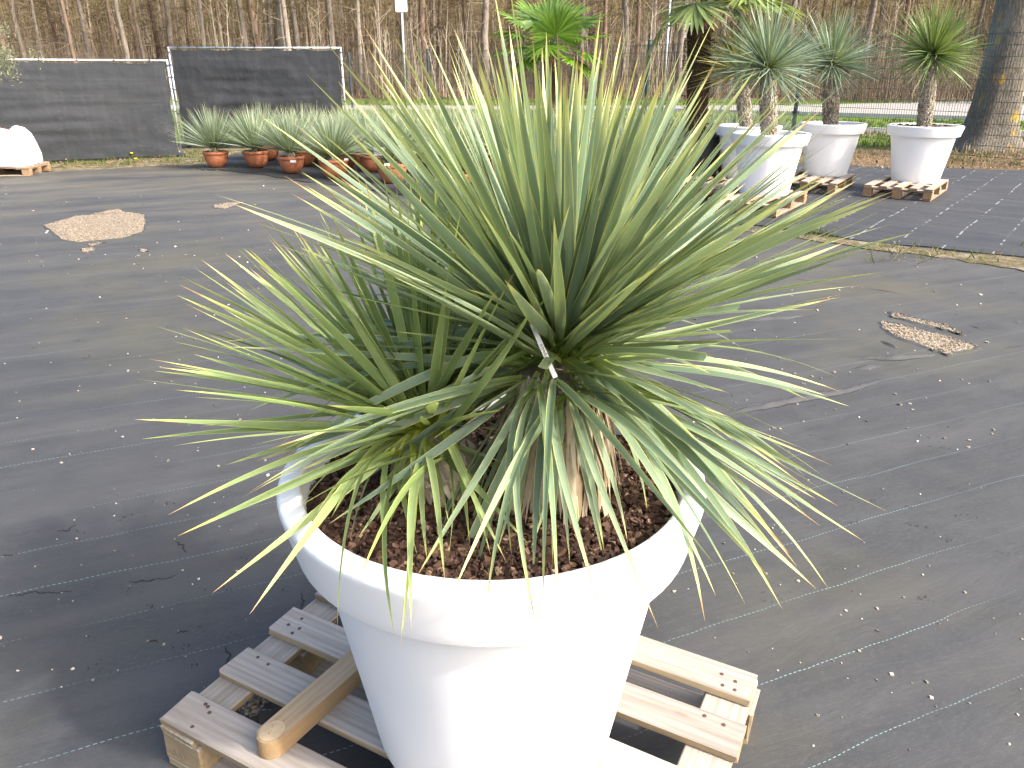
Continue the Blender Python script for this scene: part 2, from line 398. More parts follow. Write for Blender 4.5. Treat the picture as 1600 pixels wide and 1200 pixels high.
M['grass'] = mat_island('grass_blade', [(0, (.05, .085, .012)), (.5, (.10, .15, .025)), (.85, (.17, .20, .05)), (1, (.30, .25, .10))], .8, 5, .1, .3)
M['drygrass'] = mat_island('dry_grass', [(0, (.20, .15, .08)), (.5, (.31, .24, .14)), (1, (.42, .34, .22))], .9, 5, .1, .2)
M['litter'] = mat_island('fallen_leaf', [(0, (.10, .055, .03)), (.5, (.22, .135, .08)), (.85, (.32, .22, .14)), (1, (.42, .34, .25))], .85, 20)
M['pebble'] = mat_island('pebble', [(0, (.10, .085, .07)), (.5, (.26, .23, .19)), (.85, (.42, .38, .32)), (1, (.65, .62, .56))], .85, 30)
M['gravelstone'] = mat_island('gravel_stone', [(0, (.16, .125, .085)), (.5, (.28, .225, .165)), (1, (.40, .34, .27))], .9, 30)
M['white_paint'] = mat_plain('white_paint', (.80, .80, .78), .5, .05, 3)
M['purple'] = mat_plain('purple_ink', (.28, .03, .16), .6, .1, 5)
M['ink'] = mat_plain('dark_ink', (.03, .03, .04), .7, .1, 5)
M['nail'] = mat_plain('rusty_nail', (.075, .035, .028), .7, .4, 60)
M['bag'] = mat_plain('white_wrap', (.78, .77, .82), .55, .06, 4, .3)
M['olive'] = mat_island('olive_leaf', [(0, (.12, .14, .07)), (.5, (.21, .23, .13)), (1, (.36, .37, .25))], .6, 10, .1, .2)
M['flower'] = mat_plain('dandelion', (.75, .52, .01), .7, .1, 10)
M['peatsoil'] = mat_plain('potting_soil', (.055, .028, .018), .95, .5, 40, .8)

# ------------------------------------------------------------------ the ground
def sheet(name, pts, z, mat, kind='structure'):
    mb = MB(); mb.add([(x, y, z) for x, y in pts], [tuple(range(len(pts)))])
    return tag(mb.obj(name, mat, None, False), kind=kind)
sheet('ground', [(-220, -30), (220, -30), (220, 105), (-220, 105)], -.035, M['soil'])
def wobbly(pts, n=8, amp=.05, seed=1):
    """closed outline with a slightly uneven edge"""
    rnd = random.Random(seed); out = []
    for i, a in enumerate(pts):
        b = pts[(i + 1) % len(pts)]
        for k in range(n):
            q = k / n
            out.append((a[0] + (b[0] - a[0]) * q + (rnd.uniform(-amp, amp) if k else 0), a[1] + (b[1] - a[1]) * q + (rnd.uniform(-amp, amp) if k else 0)))
    return out

# woven cloth of the yard, a gently uneven sheet; its far edge as read from the photograph
FAR_EDGE = [(-14, 12.6), (-8.6, 12.5), (-7.2, 13.1), (-6.0, 13.9), (-4.7, 14.3), (0, 15.5), (3.0, 12.5), (4.5, 10.5), (6.5, 9.5), (14, 9.0)]
def far_edge(x):
    return float(np.interp(x, [q[0] for q in FAR_EDGE], [q[1] for q in FAR_EDGE]))
def cloth_z(x, y):
    return .008 * mnoise.noise((x * .45, y * .45, 0)) + .0035 * mnoise.noise((x * 1.7, y * 1.7, 3.1)) + .0022 * mnoise.noise((x * 6, y * 6, 7.7))
def make_cloth():
    xs = np.linspace(-14, 14, 300); nv = 240; vs = []; fs = []
    for j in range(nv + 1):
        v = (j / nv) ** 1.25
        for i, x in enumerate(xs):
            fe = far_edge(x) + .05 * mnoise.noise((x * 2.3, 0, 5)); y = -1.5 + (fe + 1.5) * v
            z = cloth_z(x, y)
            if j == nv: z = -.02
            vs.append((x, y, z))
    n = len(xs)
    for j in range(nv):
        for i in range(n - 1):
            fs.append((j * n + i, j * n + i + 1, (j + 1) * n + i + 1, (j + 1) * n + i))
    mb = MB(); mb.add(vs, fs); return tag(mb.obj('ground_cloth', M['cloth']), kind='structure')
cloth = make_cloth()

# second, newer cloth under the white pots and a dark strip under the terracotta pots
def px_poly(pts, z=0.0): return [tuple(hit(x, y, z)[:2]) for x, y in pts]
def draped(name, outline, z0, mat, seed=0, amp=.012, edge=.02, thick=True):
    """sheet over an outline, triangulated with inner points so that it can ripple"""
    bm = bmesh.new(); vs = [bm.verts.new((x, y, z0)) for x, y in outline]
    f = bm.faces.new(vs); bmesh.ops.triangulate(bm, faces=[f])
    for _ in range(3):
        es = [e for e in bm.edges if e.calc_length() > .45]
        if not es: break
        bmesh.ops.subdivide_edges(bm, edges=es, cuts=2, use_grid_fill=False)
        bmesh.ops.triangulate(bm, faces=bm.faces[:])
    for v in bm.verts:
        v.co.z = z0 + cloth_z(v.co.x, v.co.y) * .5 + amp * mnoise.noise((v.co.x * 1.3, v.co.y * 1.3, seed)) + amp * .5 * mnoise.noise((v.co.x * 4, v.co.y * 4, seed + 5))
    bmesh.ops.recalc_face_normals(bm, faces=bm.faces)
    if sum(fc.normal.z for fc in bm.faces) < 0: bmesh.ops.reverse_faces(bm, faces=bm.faces)
    ext = [e for e in bm.edges if e.is_boundary]
    r = bmesh.ops.extrude_edge_only(bm, edges=ext)
    for g in r['geom']:
        if isinstance(g, bmesh.types.BMVert): g.co.z -= edge
    me = bpy.data.meshes.new(name); bm.to_mesh(me); bm.free(); me.materials.append(mat)
    me.polygons.foreach_set('use_smooth', np.full(len(me.polygons), True)); me.set_sharp_from_angle(angle=R(50))
    return tag(link(name, me), kind='structure')
m2 = px_poly([(1010, 318), (1130, 347), (1230, 360), (1345, 376), (1480, 391), (1610, 404), (1800, 425)]) + [(9.5, 8.2), (9.2, 12.6)] + px_poly([(1600, 268), (1500, 264), (1390, 262), (1200, 256), (1030, 262)])
draped('new_ground_cloth', wobbly(m2, 6, .03, 4), .016, M['cloth2'], 2, .014)
m3 = px_poly([(315, 266), (345, 266), (400, 272), (470, 284), (540, 292), (610, 303), (760, 318), (900, 322), (1040, 316)]) + [(2.6, 15.6), (-1.0, 17.2), (-3.8, 16.6)] + px_poly([(360, 243)])
draped('dark_ground_cloth', wobbly(m3, 6, .04, 9), .014, M['cloth3'], 7, .016)
# grit and moss along the edge of the newer cloth
strip = px_poly([(1120, 352), (1230, 362), (1345, 378), (1480, 393), (1610, 406), (1700, 418), (1700, 440), (1600, 425), (1530, 412), (1440, 398), (1350, 389), (1240, 371), (1130, 358)])
draped('grit_strip', wobbly(strip, 5, .035, 3), .006, M['moss_strip'], 1, .004, .012)

# lawn, path, kerbs and woodland floor beyond the fence
sheet('lawn', [(-60, 17.0), (-9, 17.0), (-7, 19), (60, 13.5), (60, 52), (-60, 56)], -.022, M['lawn'])
road_pts = [(-60, 36.5), (4, 34.5), (10.5, 30.8), (16, 27.2), (60, 22), (60, 50), (24, 44), (14, 39.5), (6, 38.5), (-60, 41.0)]
sheet('path', road_pts, -.012, M['road'])
def kerb(pts, name='kerb'):
    mb = MB()
    for (a, b) in zip(pts[:-1], pts[1:]):
        ln = math.dist(a, b); n = max(1, int(ln / 1.0)); ang = math.atan2(b[1] - a[1], b[0] - a[0])
        for k in range(n):
            q = (k + .5) / n
            mb.box((a[0] + (b[0] - a[0]) * q, a[1] + (b[1] - a[1]) * q, .03), (ln / n - .012, .16, .16), ang)
    return tag(mb.obj(name, M['kerb'], None, False), kind='structure')
kerb([(4, 34.4), (10.5, 30.7), (16, 27.1), (60, 21.9)])
kerb([(3, 24.6), (9, 21.8), (14, 20.2), (40, 15.5)])
sheet('bare_soil', [(5, 23.6), (9, 20.6), (14, 19.0), (40, 14.4), (40, 15.3), (14, 20.05), (9, 21.65), (5, 24.4)], -.016, M['litter_ground'])
sheet('leaf_litter_ground', [(5.6, 12.0), (9.0, 11.4), (16, 11.0), (16, 15.4), (9.2, 16.2), (6.0, 17.2)], -.014, M['litter_ground'])
sheet('woodland_floor', [(-130, 50), (130, 44), (130, 104), (-130, 104)], -.014, M['litter_ground'])
sheet('verge', wobbly([(-14, 12.2), (-8.6, 12.1), (-6.0, 13.4), (-4.6, 13.8), (-3.4, 16.5), (-5.0, 20), (-14, 20)], 4, .08, 3), -.026, M['moss_strip'])
# wooded rise that closes the view
mb = MB(); nx, ny = 60, 12
for j in range(ny + 1):
    for i in range(nx + 1):
        x = -200 + 400 * i / nx; q = j / ny; y = 96 + 70 * q
        mb.v.append((x, y, -.05 + 42 * q ** 1.15 + (1.6 * mnoise.noise((x * .06, y * .06, 2)) if j else 0))); mb.uv.append((0, 0))
for j in range(ny):
    for i in range(nx):
        a = j * (nx + 1) + i; mb.f.append((a, a + 1, a + nx + 2, a + nx + 1)); mb.mi.append(0)
tag(mb.obj('hill', M['hill']), kind='structure')

# ------------------------------------------------------------------ holes and tears in the yard cloth, litter
def patch(name, poly_px, label, lip=True, seed=0, mat='gravel', cat='hole'):
    pts = wobbly(px_poly(poly_px), 5, .012, seed)
    cx = sum(q[0] for q in pts) / len(pts); cy = sum(q[1] for q in pts) / len(pts)
    o = thing(name, label, cat, (cx, cy, 0))
    zc = max(cloth_z(x, y) for x, y in pts) + .005
    mb = MB(); n = len(pts)
    mb.add([(x - cx, y - cy, zc) for x, y in pts] + [(0, 0, zc + .002)], [(i, (i + 1) % n, n) for i in range(n)])
    mb.obj('gravel_bed', M[mat], o, False)
    rnd = random.Random(seed + 50)
    if lip:                                            # the frayed cloth edge standing up a little round the hole
        mb = MB(); inn = []; top = []; outr = []
        for (x, y) in pts:
            dx, dy = x - cx, y - cy; d = math.hypot(dx, dy) or 1
            h = rnd.uniform(.002, .007)
            inn.append((dx - dx / d * .004, dy - dy / d * .004, zc + .001)); top.append((dx, dy, zc + h))
            outr.append((dx + dx / d * .03, dy + dy / d * .03, zc - .012))
        mb.add(inn + top + outr, [(i, (i + 1) % n, n + (i + 1) % n, n + i) for i in range(n)] + [(n + i, n + (i + 1) % n, 2 * n + (i + 1) % n, 2 * n + i) for i in range(n)])
        mb.obj('frayed_edge', M['cloth'], o)
    xs = [q[0] - cx for q in pts]; ys = [q[1] - cy for q in pts]; area = (max(xs) - min(xs)) * (max(ys) - min(ys))
    mb = MB(); k = 0; N = int(min(1400, area * 1500)) + 6
    for _ in range(N * 3):
        x, y = rnd.uniform(min(xs), max(xs)), rnd.uniform(min(ys), max(ys))
        ins = False; j = n - 1
        for i in range(n):
            if (ys[i] > y) != (ys[j] > y) and x < (xs[j] - xs[i]) * (y - ys[i]) / (ys[j] - ys[i]) + xs[i]: ins = not ins
            j = i
        if ins:
            s = rnd.uniform(.004, .012)
            mb.box((x, y, zc + s * .25), (s, s * rnd.uniform(.6, 1), s * .6), rnd.uniform(0, 3), s * .15, rnd); k += 1
            if k > N: break
    if mb.v: tag(mb.obj('stones', M['gravelstone'], o, False), kind='stuff')
    return o
patch('torn_hole', [(68, 353), (120, 338), (200, 332), (227, 336), (229, 350), (222, 364), (190, 374), (125, 380), (98, 376), (84, 364)], 'large five-sided gravel hole cut in the black ground cloth left of the potted yuccas', seed=1)
patch('torn_slit', [(148, 334), (185, 327), (196, 333), (160, 337)], 'narrow gravel slit just behind the large gravel hole', seed=2, lip=False)
patch('torn_slit', [(333, 322), (360, 317), (382, 317), (352, 327), (336, 326)], 'thin wedge-shaped gravel slit in the cloth below the terracotta pots', seed=3)
patch('torn_hole', [(127, 391), (146, 387), (150, 391), (136, 396), (128, 396)], 'small gravel rip just in front of the large gravel hole', seed=4)
patch('torn_slit', [(138, 383), (155, 380), (164, 380), (145, 386)], 'mossy little slit touching the near edge of the large gravel hole', seed=14)
patch('torn_hole', [(217, 392), (224, 390), (233, 393), (224, 396)], 'tiny gravel rip to the right of the large gravel hole', seed=5)
patch('torn_hole', [(1378, 504), (1400, 508), (1480, 527), (1530, 545), (1505, 550), (1478, 556), (1445, 543), (1400, 527), (1380, 515)], 'long triangular gravel hole in the cloth right of the big yuccas', seed=6)
patch('torn_slit', [(1388, 489), (1405, 492), (1440, 502), (1480, 510), (1505, 524), (1480, 518), (1430, 506), (1395, 497)], 'narrow curved gravel slit beside the long triangular hole', seed=7)
patch('torn_hole', [(350, 1085), (375, 1072), (410, 1078), (425, 1100), (400, 1125), (372, 1120), (360, 1105)], 'dark gravel hole in the cloth under the big yucca pallet', seed=8)

def ridge(name, px, label, w=.035, h=.018, mat='cloth', seed=0):
    pts = [hit(x, y, 0) for x, y in px]; rnd = random.Random(seed); P = []
    for a, b in zip(pts[:-1], pts[1:]):
        for k in range(8): P.append(a + (b - a) * k / 8)
    P.append(pts[-1]); n = len(P); c = P[n // 2]; vs = []; fs = []
    for i, q in enumerate(P):
        t = P[min(i + 1, n - 1)] - P[max(i - 1, 0)]; t = t / np.linalg.norm(t); s = np.array([-t[1], t[0], 0])
        e = math.sin(math.pi * min(1, max(0.02, i / (n - 1)))) ** .6; hh = h * e * rnd.uniform(.7, 1.2); ww = w * (.4 + .6 * e)
        q = q + s * rnd.uniform(-.006, .006) - np.array([c[0], c[1], 0]); z0 = cloth_z(c[0] + q[0], c[1] + q[1]) - .002
        for (u, z) in ((-1, 0), (-.75, hh * .9), (-.3, hh), (.2, hh * .45), (1, 0)):
            vs.append((q[0] - s[0] * u * ww / 2, q[1] - s[1] * u * ww / 2, z0 + z))
    for i in range(n - 1):
        for k in range(4): fs.append((i * 5 + k, (i + 1) * 5 + k, (i + 1) * 5 + k + 1, i * 5 + k + 1))
    mb = MB(); mb.add(vs, fs)
    o = mb.obj(name, M[mat], cloth, True); o.location = (c[0], c[1], 0); return o
ridge('fold', [(1130, 648), (1200, 636), (1265, 622), (1330, 610), (1385, 592)], '', .05, .02)
ridge('fold', [(1330, 558), (1400, 560), (1465, 555)], '', .045, .02)
ridge('tear_and_fold_shade', [(1135, 651), (1200, 640), (1265, 626), (1330, 614), (1370, 600)], '', .012, .006, 'tear_and_fold_shade', 71)  # dark strip put in as the shadow and gap under the long fold
ridge('tear_and_fold_shade', [(1336, 561), (1400, 563), (1455, 558)], '', .013, .006, 'tear_and_fold_shade', 72)  # same painted shade line along the near edge of the second fold
ridge('fold', [(1140, 502), (1190, 500), (1260, 495)], '', .05, .018)
ridge('fold', [(1335, 577), (1380, 571)], '', .05, .014)
ridge('fold', [(1375, 533), (1405, 547)], '', .04, .014)
ridge('fold', [(1080, 528), (1140, 525)], '', .04, .014)
for i, q in enumerate([[(0, 933), (35, 931), (50, 926), (90, 928), (135, 921)], [(195, 909), (215, 910), (250, 906), (285, 898)], [(350, 1000), (357, 1030), (345, 1055)], [(470, 920), (473, 940), (468, 955)],
                       [(225, 1005), (250, 1003)], [(275, 990), (297, 987)], [(1345, 450), (1385, 456), (1415, 462)], [(1560, 456), (1600, 460)], [(1240, 436), (1272, 440)], [(1565, 546), (1600, 541)], [(1510, 508), (1535, 517)],
                       [(130, 405), (140, 402)], [(270, 845), (283, 852), (297, 868)], [(85, 830), (105, 831), (125, 815)], [(0, 870), (30, 866)]]):
    ridge('tear_and_fold_shade', q, '', .011, .0045, 'tear_and_fold_shade', 20 + i)

rnd = random.Random(77)
def scatter_px(n, x0, x1, y0, y1, smin, smax, mat, label, name, flat=.5, seed=1):
    r2 = random.Random(seed); mb = MB()
    for _ in range(n):
        p = hit(r2.uniform(x0, x1), r2.uniform(y0, y1)); s = r2.uniform(smin, smax)
        mb.box((p[0], p[1], cloth_z(p[0], p[1]) + s * flat * .4), (s, s * r2.uniform(.5, 1), s * flat), r2.uniform(0, 3), s * .2, r2)
    return mb.obj(name, M[mat], None, False)
pb = MB()
for (n, x0, x1, y0, y1, a, b, sd_) in ((70, 0, 430, 290, 420, .008, .02, 1), (90, 0, 480, 420, 750, .005, .012, 2), (60, 0, 480, 750, 1100, .003, .008, 3), (120, 1050, 1600, 430, 700, .006, .016, 4), (90, 1050, 1600, 700, 1180, .004, .009, 5), (60, 1100, 1600, 300, 420, .008, .02, 6)):
    r2 = random.Random(sd_)
    for _ in range(n):
        p = hit(r2.uniform(x0, x1), r2.uniform(y0, y1)); s = r2.uniform(a, b) * r2.uniform(.6, 1.2)
        pb.box((p[0], p[1], cloth_z(p[0], p[1]) + s * .2), (s, s * r2.uniform(.5, 1), s * .5), r2.uniform(0, 3), s * .2, r2)
tag(pb.obj('scattered_grit', M['pebble'], None, False), 'small stones and bark crumbs strewn over the black ground cloth', 'grit', kind='stuff')
pb = MB()
for (n, x0, x1, y0, y1, sd_) in ((16, 40, 480, 780, 1080, 11), (14, 1100, 1590, 470, 1000, 12), (14, 20, 420, 300, 640, 13)):
    r2 = random.Random(sd_)
    for _ in range(n):                                  # frayed specks: little tufts of torn cloth
        p = hit(r2.uniform(x0, x1), r2.uniform(y0, y1)); d = math.hypot(*p[:2])
        for k in range(10):
            a = r2.uniform(0, 6.28); s = r2.uniform(.002, .008) * (1 + d * .12)
            q = (p[0] + r2.gauss(0, .017 * (1 + d * .1)), p[1] + r2.gauss(0, .010 * (1 + d * .1)), cloth_z(p[0], p[1]) + .002)
            pb.blade(q, (math.cos(a), math.sin(a), r2.uniform(.05, .7)), (0, 0, 1), s, s * .45, .1, 2)
tag(pb.obj('frayed_specks', M['tear_and_fold_shade'], None, False), 'frayed black fibres where the ground cloth has worn through', 'fibres', kind='stuff')

# ------------------------------------------------------------------ pallets
def bevel_box(name, d, mat, bev=.004, jit=0.0, seed=0, bow=0.0):
    bm = bmesh.new(); bmesh.ops.create_cube(bm, size=1.0)
    for v in bm.verts: v.co = Vector((v.co.x * d[0], v.co.y * d[1], v.co.z * d[2]))
    r2 = random.Random(seed)
    if bev: bmesh.ops.bevel(bm, geom=bm.edges[:], offset=bev, segments=1, affect='EDGES', profile=.5)
    for v in bm.verts:
        if jit: v.co += Vector((r2.uniform(-jit, jit) * 2, r2.uniform(-jit, jit), r2.uniform(-jit, jit) * .4))
    me = bpy.data.meshes.new(name); bm.to_mesh(me); bm.free(); me.materials.append(mat); return me
PAL = {}
def pallet_meshes(key, mat):
    PAL[key] = dict(deck=[bevel_box('deck_board', (1.2, .098, .022), mat, .003, .0022, 10 + i) for i in range(3)],
                    cross=[bevel_box('cross_board', (.80, .105, .022), mat, .003, .002, 20 + i) for i in range(2)],
                    block=[bevel_box('block', (.12, .10, .078), mat, .003, .002, 30 + i) for i in range(2)],
                    low=[bevel_box('bottom_board', (1.2, .095, .022), mat, .003, .002, 40 + i) for i in range(2)])
pallet_meshes('a', M['wood']); pallet_meshes('b', M['wood2'])
nail_mesh = MB(); nail_mesh.lathe([(.0005, .0012), (.0045, .001), (.0052, -.002)], 8, close_bottom=False, close_top=True); nail_mesh = nail_mesh.mesh('nail', M['nail'], False)
def pallet(label, loc, rz, key='a', nails=False, seed=0, group=None):
    r2 = random.Random(seed); P = PAL[key]
    o = thing('pallet', label, 'pallet', loc, rz, group)
    ys = [-.351, -.176, 0, .176, .351]
    for i, y in enumerate(ys):
        b = link('deck_board', P['deck'][i % 3], o, (r2.uniform(-.006, .006), y + r2.uniform(-.006, .006), .133 + .0002 * i), (0, 0, r2.uniform(-.006, .006)))
        if nails:
            for x in (-.535, .01, .535):
                for k in range(4 if i in (0, 2, 4) else 2):
                    link('nail', nail_mesh, b, (x + r2.uniform(-.03, .03), r2.uniform(-.034, .034), .0112))
    for x in (-.545, 0, .545):
        link('cross_board', P['cross'][r2.randrange(2)], o, (x, r2.uniform(-.003, .003), .1108), (0, 0, math.pi / 2 + r2.uniform(-.006, .006)))
        for y in (-.35, 0, .35):
            link('block', P['block'][r2.randrange(2)], o, (x + r2.uniform(-.004, .004), y + r2.uniform(-.004, .004), .0608))
    for y in (-.351, 0, .351):
        link('bottom_board', P['low'][r2.randrange(2)], o, (0, y, .0112), (0, 0, r2.uniform(-.004, .004)))
    return o
pa, pr = hit(243.3, 1114.9, .144), hit(1197.5, 1059, .144)
pc = (pa + pr) / 2; d5 = pr - hit(586, 852, .144); main_rz = math.atan2(d5[1], d5[0])
main_pallet = pallet('pale wooden pallet under the big white pot with two yuccas', (pc[0], pc[1], -.001), main_rz, 'a', True, 5)
# pencilled number on the corner block of that pallet
fc = bpy.data.curves.new('number', 'FONT'); fc.body = '110'; fc.size = .032; fc.extrude = .0003
tmp = bpy.data.objects.new('t', fc); COL.objects.link(tmp)
dg = bpy.context.evaluated_depsgraph_get(); tm = bpy.data.meshes.new_from_object(tmp.evaluated_get(dg)); bpy.data.objects.remove(tmp)
tm.materials.clear(); tm.materials.append(mat_plain('pencil', (.22, .16, .12), .8, .1, 5))
link('pencilled_number', tm, main_pallet, (-.578, -.4035, .045), (math.pi / 2, 0, 0))

# ------------------------------------------------------------------ round timber lying on the pallet
def timber():
    e0, e1 = hit(408, 1172, .165), hit(560, 1038, .165)
    d = e1 - e0; ang = math.atan2(d[1], d[0]); L = float(np.linalg.norm(d)) + .06; w, h = .066, .045
    o = thing('timber_post', 'honey-coloured timber with a rounded knotty end lying across the pallet slats', 'timber', (e0[0], e0[1], .1445), ang)
    mb = MB(); ring = []
    out = []                                          # plan outline: half-round nose, then straight
    for k in range(9):
        a = math.pi / 2 + math.pi * k / 8
        out.append((.033 + math.cos(a) * .036, math.sin(a) * w / 2))
    out += [(L, -w / 2), (L, w / 2)]
    n = len(out); vs = []
    for (s, z) in ((1.0, 0), (1.0, h - .006), (.93, h)):
        for (x, y) in out: vs.append((x if s == 1 else .033 + (x - .033) * (s if x < .04 else 1), y * s, z))
    fs = [tuple(reversed(range(n))), tuple(range(2 * n, 3 * n))]
    for j in range(2):
        for i in range(n): fs.append((j * n + i, j * n + (i + 1) % n, (j + 1) * n + (i + 1) % n, (j + 1) * n + i))
    mb.add(vs, fs); mb.obj('beam', M['beam'], o, True, sharp=40)
    mb = MB(); ring = [(.034 + .030 * math.cos(a), .026 * math.sin(a), h + .0012) for a in [i * math.pi / 8 for i in range(16)]]
    mb.add(ring + [(.036, 0, h + .0045)], [(i, (i + 1) % 16, 16) for i in range(16)]); mb.obj('knot', M['endgrain'], o, True)
    mb = MB(); 
    for (a, b) in (((.022, -.003), (.034, .002)), ((.034, .002), (.045, .009)), ((.034, .002), (.037, -.004))):
        mb.tube([(a[0], a[1], h + .0035), (b[0], b[1], h + .0032)], [.0006, .0004], 4)
    mb.obj('crack', M['ink'], o, False)
    return o
timber()

# ------------------------------------------------------------------ pots
POT = (-.0387, 1.3637)                                  # centre of the big pot
def white_pot(label, loc, s=1.0, group=None, n=72):
    """s = 1: rim 0.84 m across, 0.656 m tall"""
    o = thing('white_planter', label, 'planter', loc, 0, group)
    q = lambda pr: [(r * s, z * s) for r, z in pr]
    mb = MB(); mb.lathe(q([(.0, 0), (.250, 0), (.262, .006), (.267, .02), (.297, .20), (.328, .38), (.357, .555)]), n); mb.obj('body', M['white'], o, True, sharp=35)
    mb = MB(); mb.lathe(q([(.342, .540), (.3905, .5365), (.3925, .5368), (.3942, .5385), (.3952, .541), (.4005, .5625), (.4165, .632), (.4178, .640), (.4182, .645), (.4165, .6515), (.4125, .6550), (.407, .6562), (.384, .6565), (.378, .6555), (.374, .652), (.372, .646), (.366, .60), (.352, .51), (.340, .47)]), n)
    mb.obj('rim', M['white'], o, True, sharp=42)
    return o
white_pot('big white planter holding two yuccas, on the pale pallet', (POT[0], POT[1], .144))
SOIL_Z = .742
def mulch(name, label, c, Rr, z, n, size, seed, group=None):
    r2 = random.Random(seed); mb = MB()
    ring = 40; vs = [(0, 0, .012)]; fs = []
    for j in range(1, 7):
        for k in range(ring):
            a = 2 * math.pi * k / ring; r = Rr * j / 6
            vs.append((r * math.cos(a), r * math.sin(a), .012 * (1 - j / 6) + .006 * mnoise.noise((r * math.cos(a) * 9, r * math.sin(a) * 9, seed))))
    for k in range(ring): fs.append((0, 1 + k, 1 + (k + 1) % ring))
    for j in range(5):
        for k in range(ring): fs.append((1 + j * ring + k, 1 + (j + 1) * ring + k, 1 + (j + 1) * ring + (k + 1) % ring, 1 + j * ring + (k + 1) % ring))
    mb.add(vs, fs)
    for _ in range(n):
        a = r2.uniform(0, 6.283); r = Rr * math.sqrt(r2.random()) * .99
        s = size * r2.uniform(.5, 1.5) * (1 if r2.random() > .1 else 1.5); x, y = r * math.cos(a), r * math.sin(a)
        M3 = Matrix.Rotation(r2.uniform(0, 6.28), 3, 'Z') @ Matrix.Rotation(r2.gauss(0, .45), 3, 'X') @ Matrix.Rotation(r2.gauss(0, .45), 3, 'Y')
        dx, dy, dz = s * .5, s * r2.uniform(.22, .42), s * r2.uniform(.08, .2)
        c0 = Vector((x, y, .012 * (1 - r / Rr) + r2.uniform(.002, .012)))
        vs = []
        for sz in (-1, 1):
            for sx, sy in ((-1, -1), (1, -1), (1, 1), (-1, 1)):
                vs.append(c0 + M3 @ Vector((sx * dx * r2.uniform(.6, 1), sy * dy * r2.uniform(.5, 1), sz * dz)))
        mb.add(vs, [(3, 2, 1, 0), (4, 5, 6, 7), (0, 1, 5, 4), (1, 2, 6, 5), (2, 3, 7, 6), (3, 0, 4, 7)])
    o = mb.obj(name, M['mulch'], None, False); o.location = (c[0], c[1], z)
    return tag(o, label, 'mulch', group, 'stuff')
mulch('bark_mulch', 'reddish bark chips covering the soil in the big white pot', POT, .371, SOIL_Z, 9500, .0135, 3)

# ------------------------------------------------------------------ the two big yuccas
def leaf_mesh(name, bow, twist, mat, fold=.32, cut=1.0, n=12, skew=.85, wav=0.0, brown=False):
    vs, fs, uv = [], [], []
    for i in range(n + 1):
        v = i / n; full = v * cut
        w = (.62 + .38 * min(1, full / .28)) * (1 - max(0, (full - .38) / .62) ** 1.55) + .012
        if full < .05: w *= 1.25
        y = bow * (v ** skew) * (1 - v) / (skew / (1 + skew)) ** skew * (1 + skew) if cut == 1.0 else bow * 4 * v * (1 - v)
        xo = wav * math.sin(v * 4.2)
        a = twist * v; f = fold * w * (1 - .6 * full) * .024
        for u in (-1, 0, 1):
            lx = u * w / 2; ly = (-f if u == 0 else 0)
            # width is scaled separately, so the roll of the blade is applied as a shear of the edges
            vs.append((lx * math.cos(a) + xo, y + ly + u * w * .012 * math.sin(a), v)); uv.append(((u + 1) / 2, full))
    for i in range(n):
        for k in range(2): fs.append((i * 3 + k, i * 3 + k + 1, i * 3 + k + 4, i * 3 + k + 3))
    mb = MB(); mb.add(vs, fs, uv); return mb.mesh(name, mat, True)
BOWS = [0.0, .012, .03, .05, .08, .12, .17]
def leaf_lib(mat, nm):
    lib = {}
    for b in BOWS:
        lib[b] = [leaf_mesh(nm, b, tw, M[mat], .35, 1.0, 12, 1.0 if b < .1 else .6, wv) for tw, wv in ((0, 0), (.7, .12), (-.7, -.12), (.35, .2), (-.35, -.2))]
    lib['cut'] = [leaf_mesh(nm + '_cut', b, 0, M[mat], .35, .5, 8) for b in (.01, .03)]
    return lib
LIB_A, LIB_B = leaf_lib('leaf_a', 'leaf'), leaf_lib('leaf_b', 'leaf')

def add_leaf(plant, lib, base, tip, width, bow, r2, roll=None, cut=False, axis=None):
    base, tip = Vector(base), Vector(tip); d = tip - base; L = d.length; z = d.normalized()
    up = Vector((0, 0, 1)); y = up - z * z.dot(up)
    if y.length < .25 and axis is not None:
        rad = Vector((z.x, z.y, 0)); y = (-rad if rad.length > .02 else Vector((0, 1, 0))); y = y - z * z.dot(y)
    y.normalize(); x = y.cross(z)
    ro = r2.gauss(0, .5) if roll is None else roll
    Rm = Matrix((x, y, z)).transposed()
    if cut: me = r2.choice(lib['cut'])
    else:
        b = min(BOWS, key=lambda q: abs(q - bow)); me = r2.choice(lib[b])
    m4 = Rm.to_4x4() @ Matrix.Rotation(ro, 4, 'Z') @ Matrix.Diagonal((width, L, L, 1))
    m4.translation = base - Vector(plant.location)
    o = bpy.data.objects.new('leaf', me); COL.objects.link(o); o.parent = plant; o.matrix_basis = m4
    return o
def tip_from_px(px, py, centre, L, near):
    """the leaf tip lies on the line of sight at one leaf length from the crown"""
    d = ray(px, py); d = d / np.linalg.norm(d); oc = _C - np.array(centre); b = float(d @ oc); c = float(oc @ oc) - L * L; disc = b * b - c
    t = -b if disc <= 0 else (-b - math.sqrt(disc) if near else -b + math.sqrt(disc))
    return _C + d * t

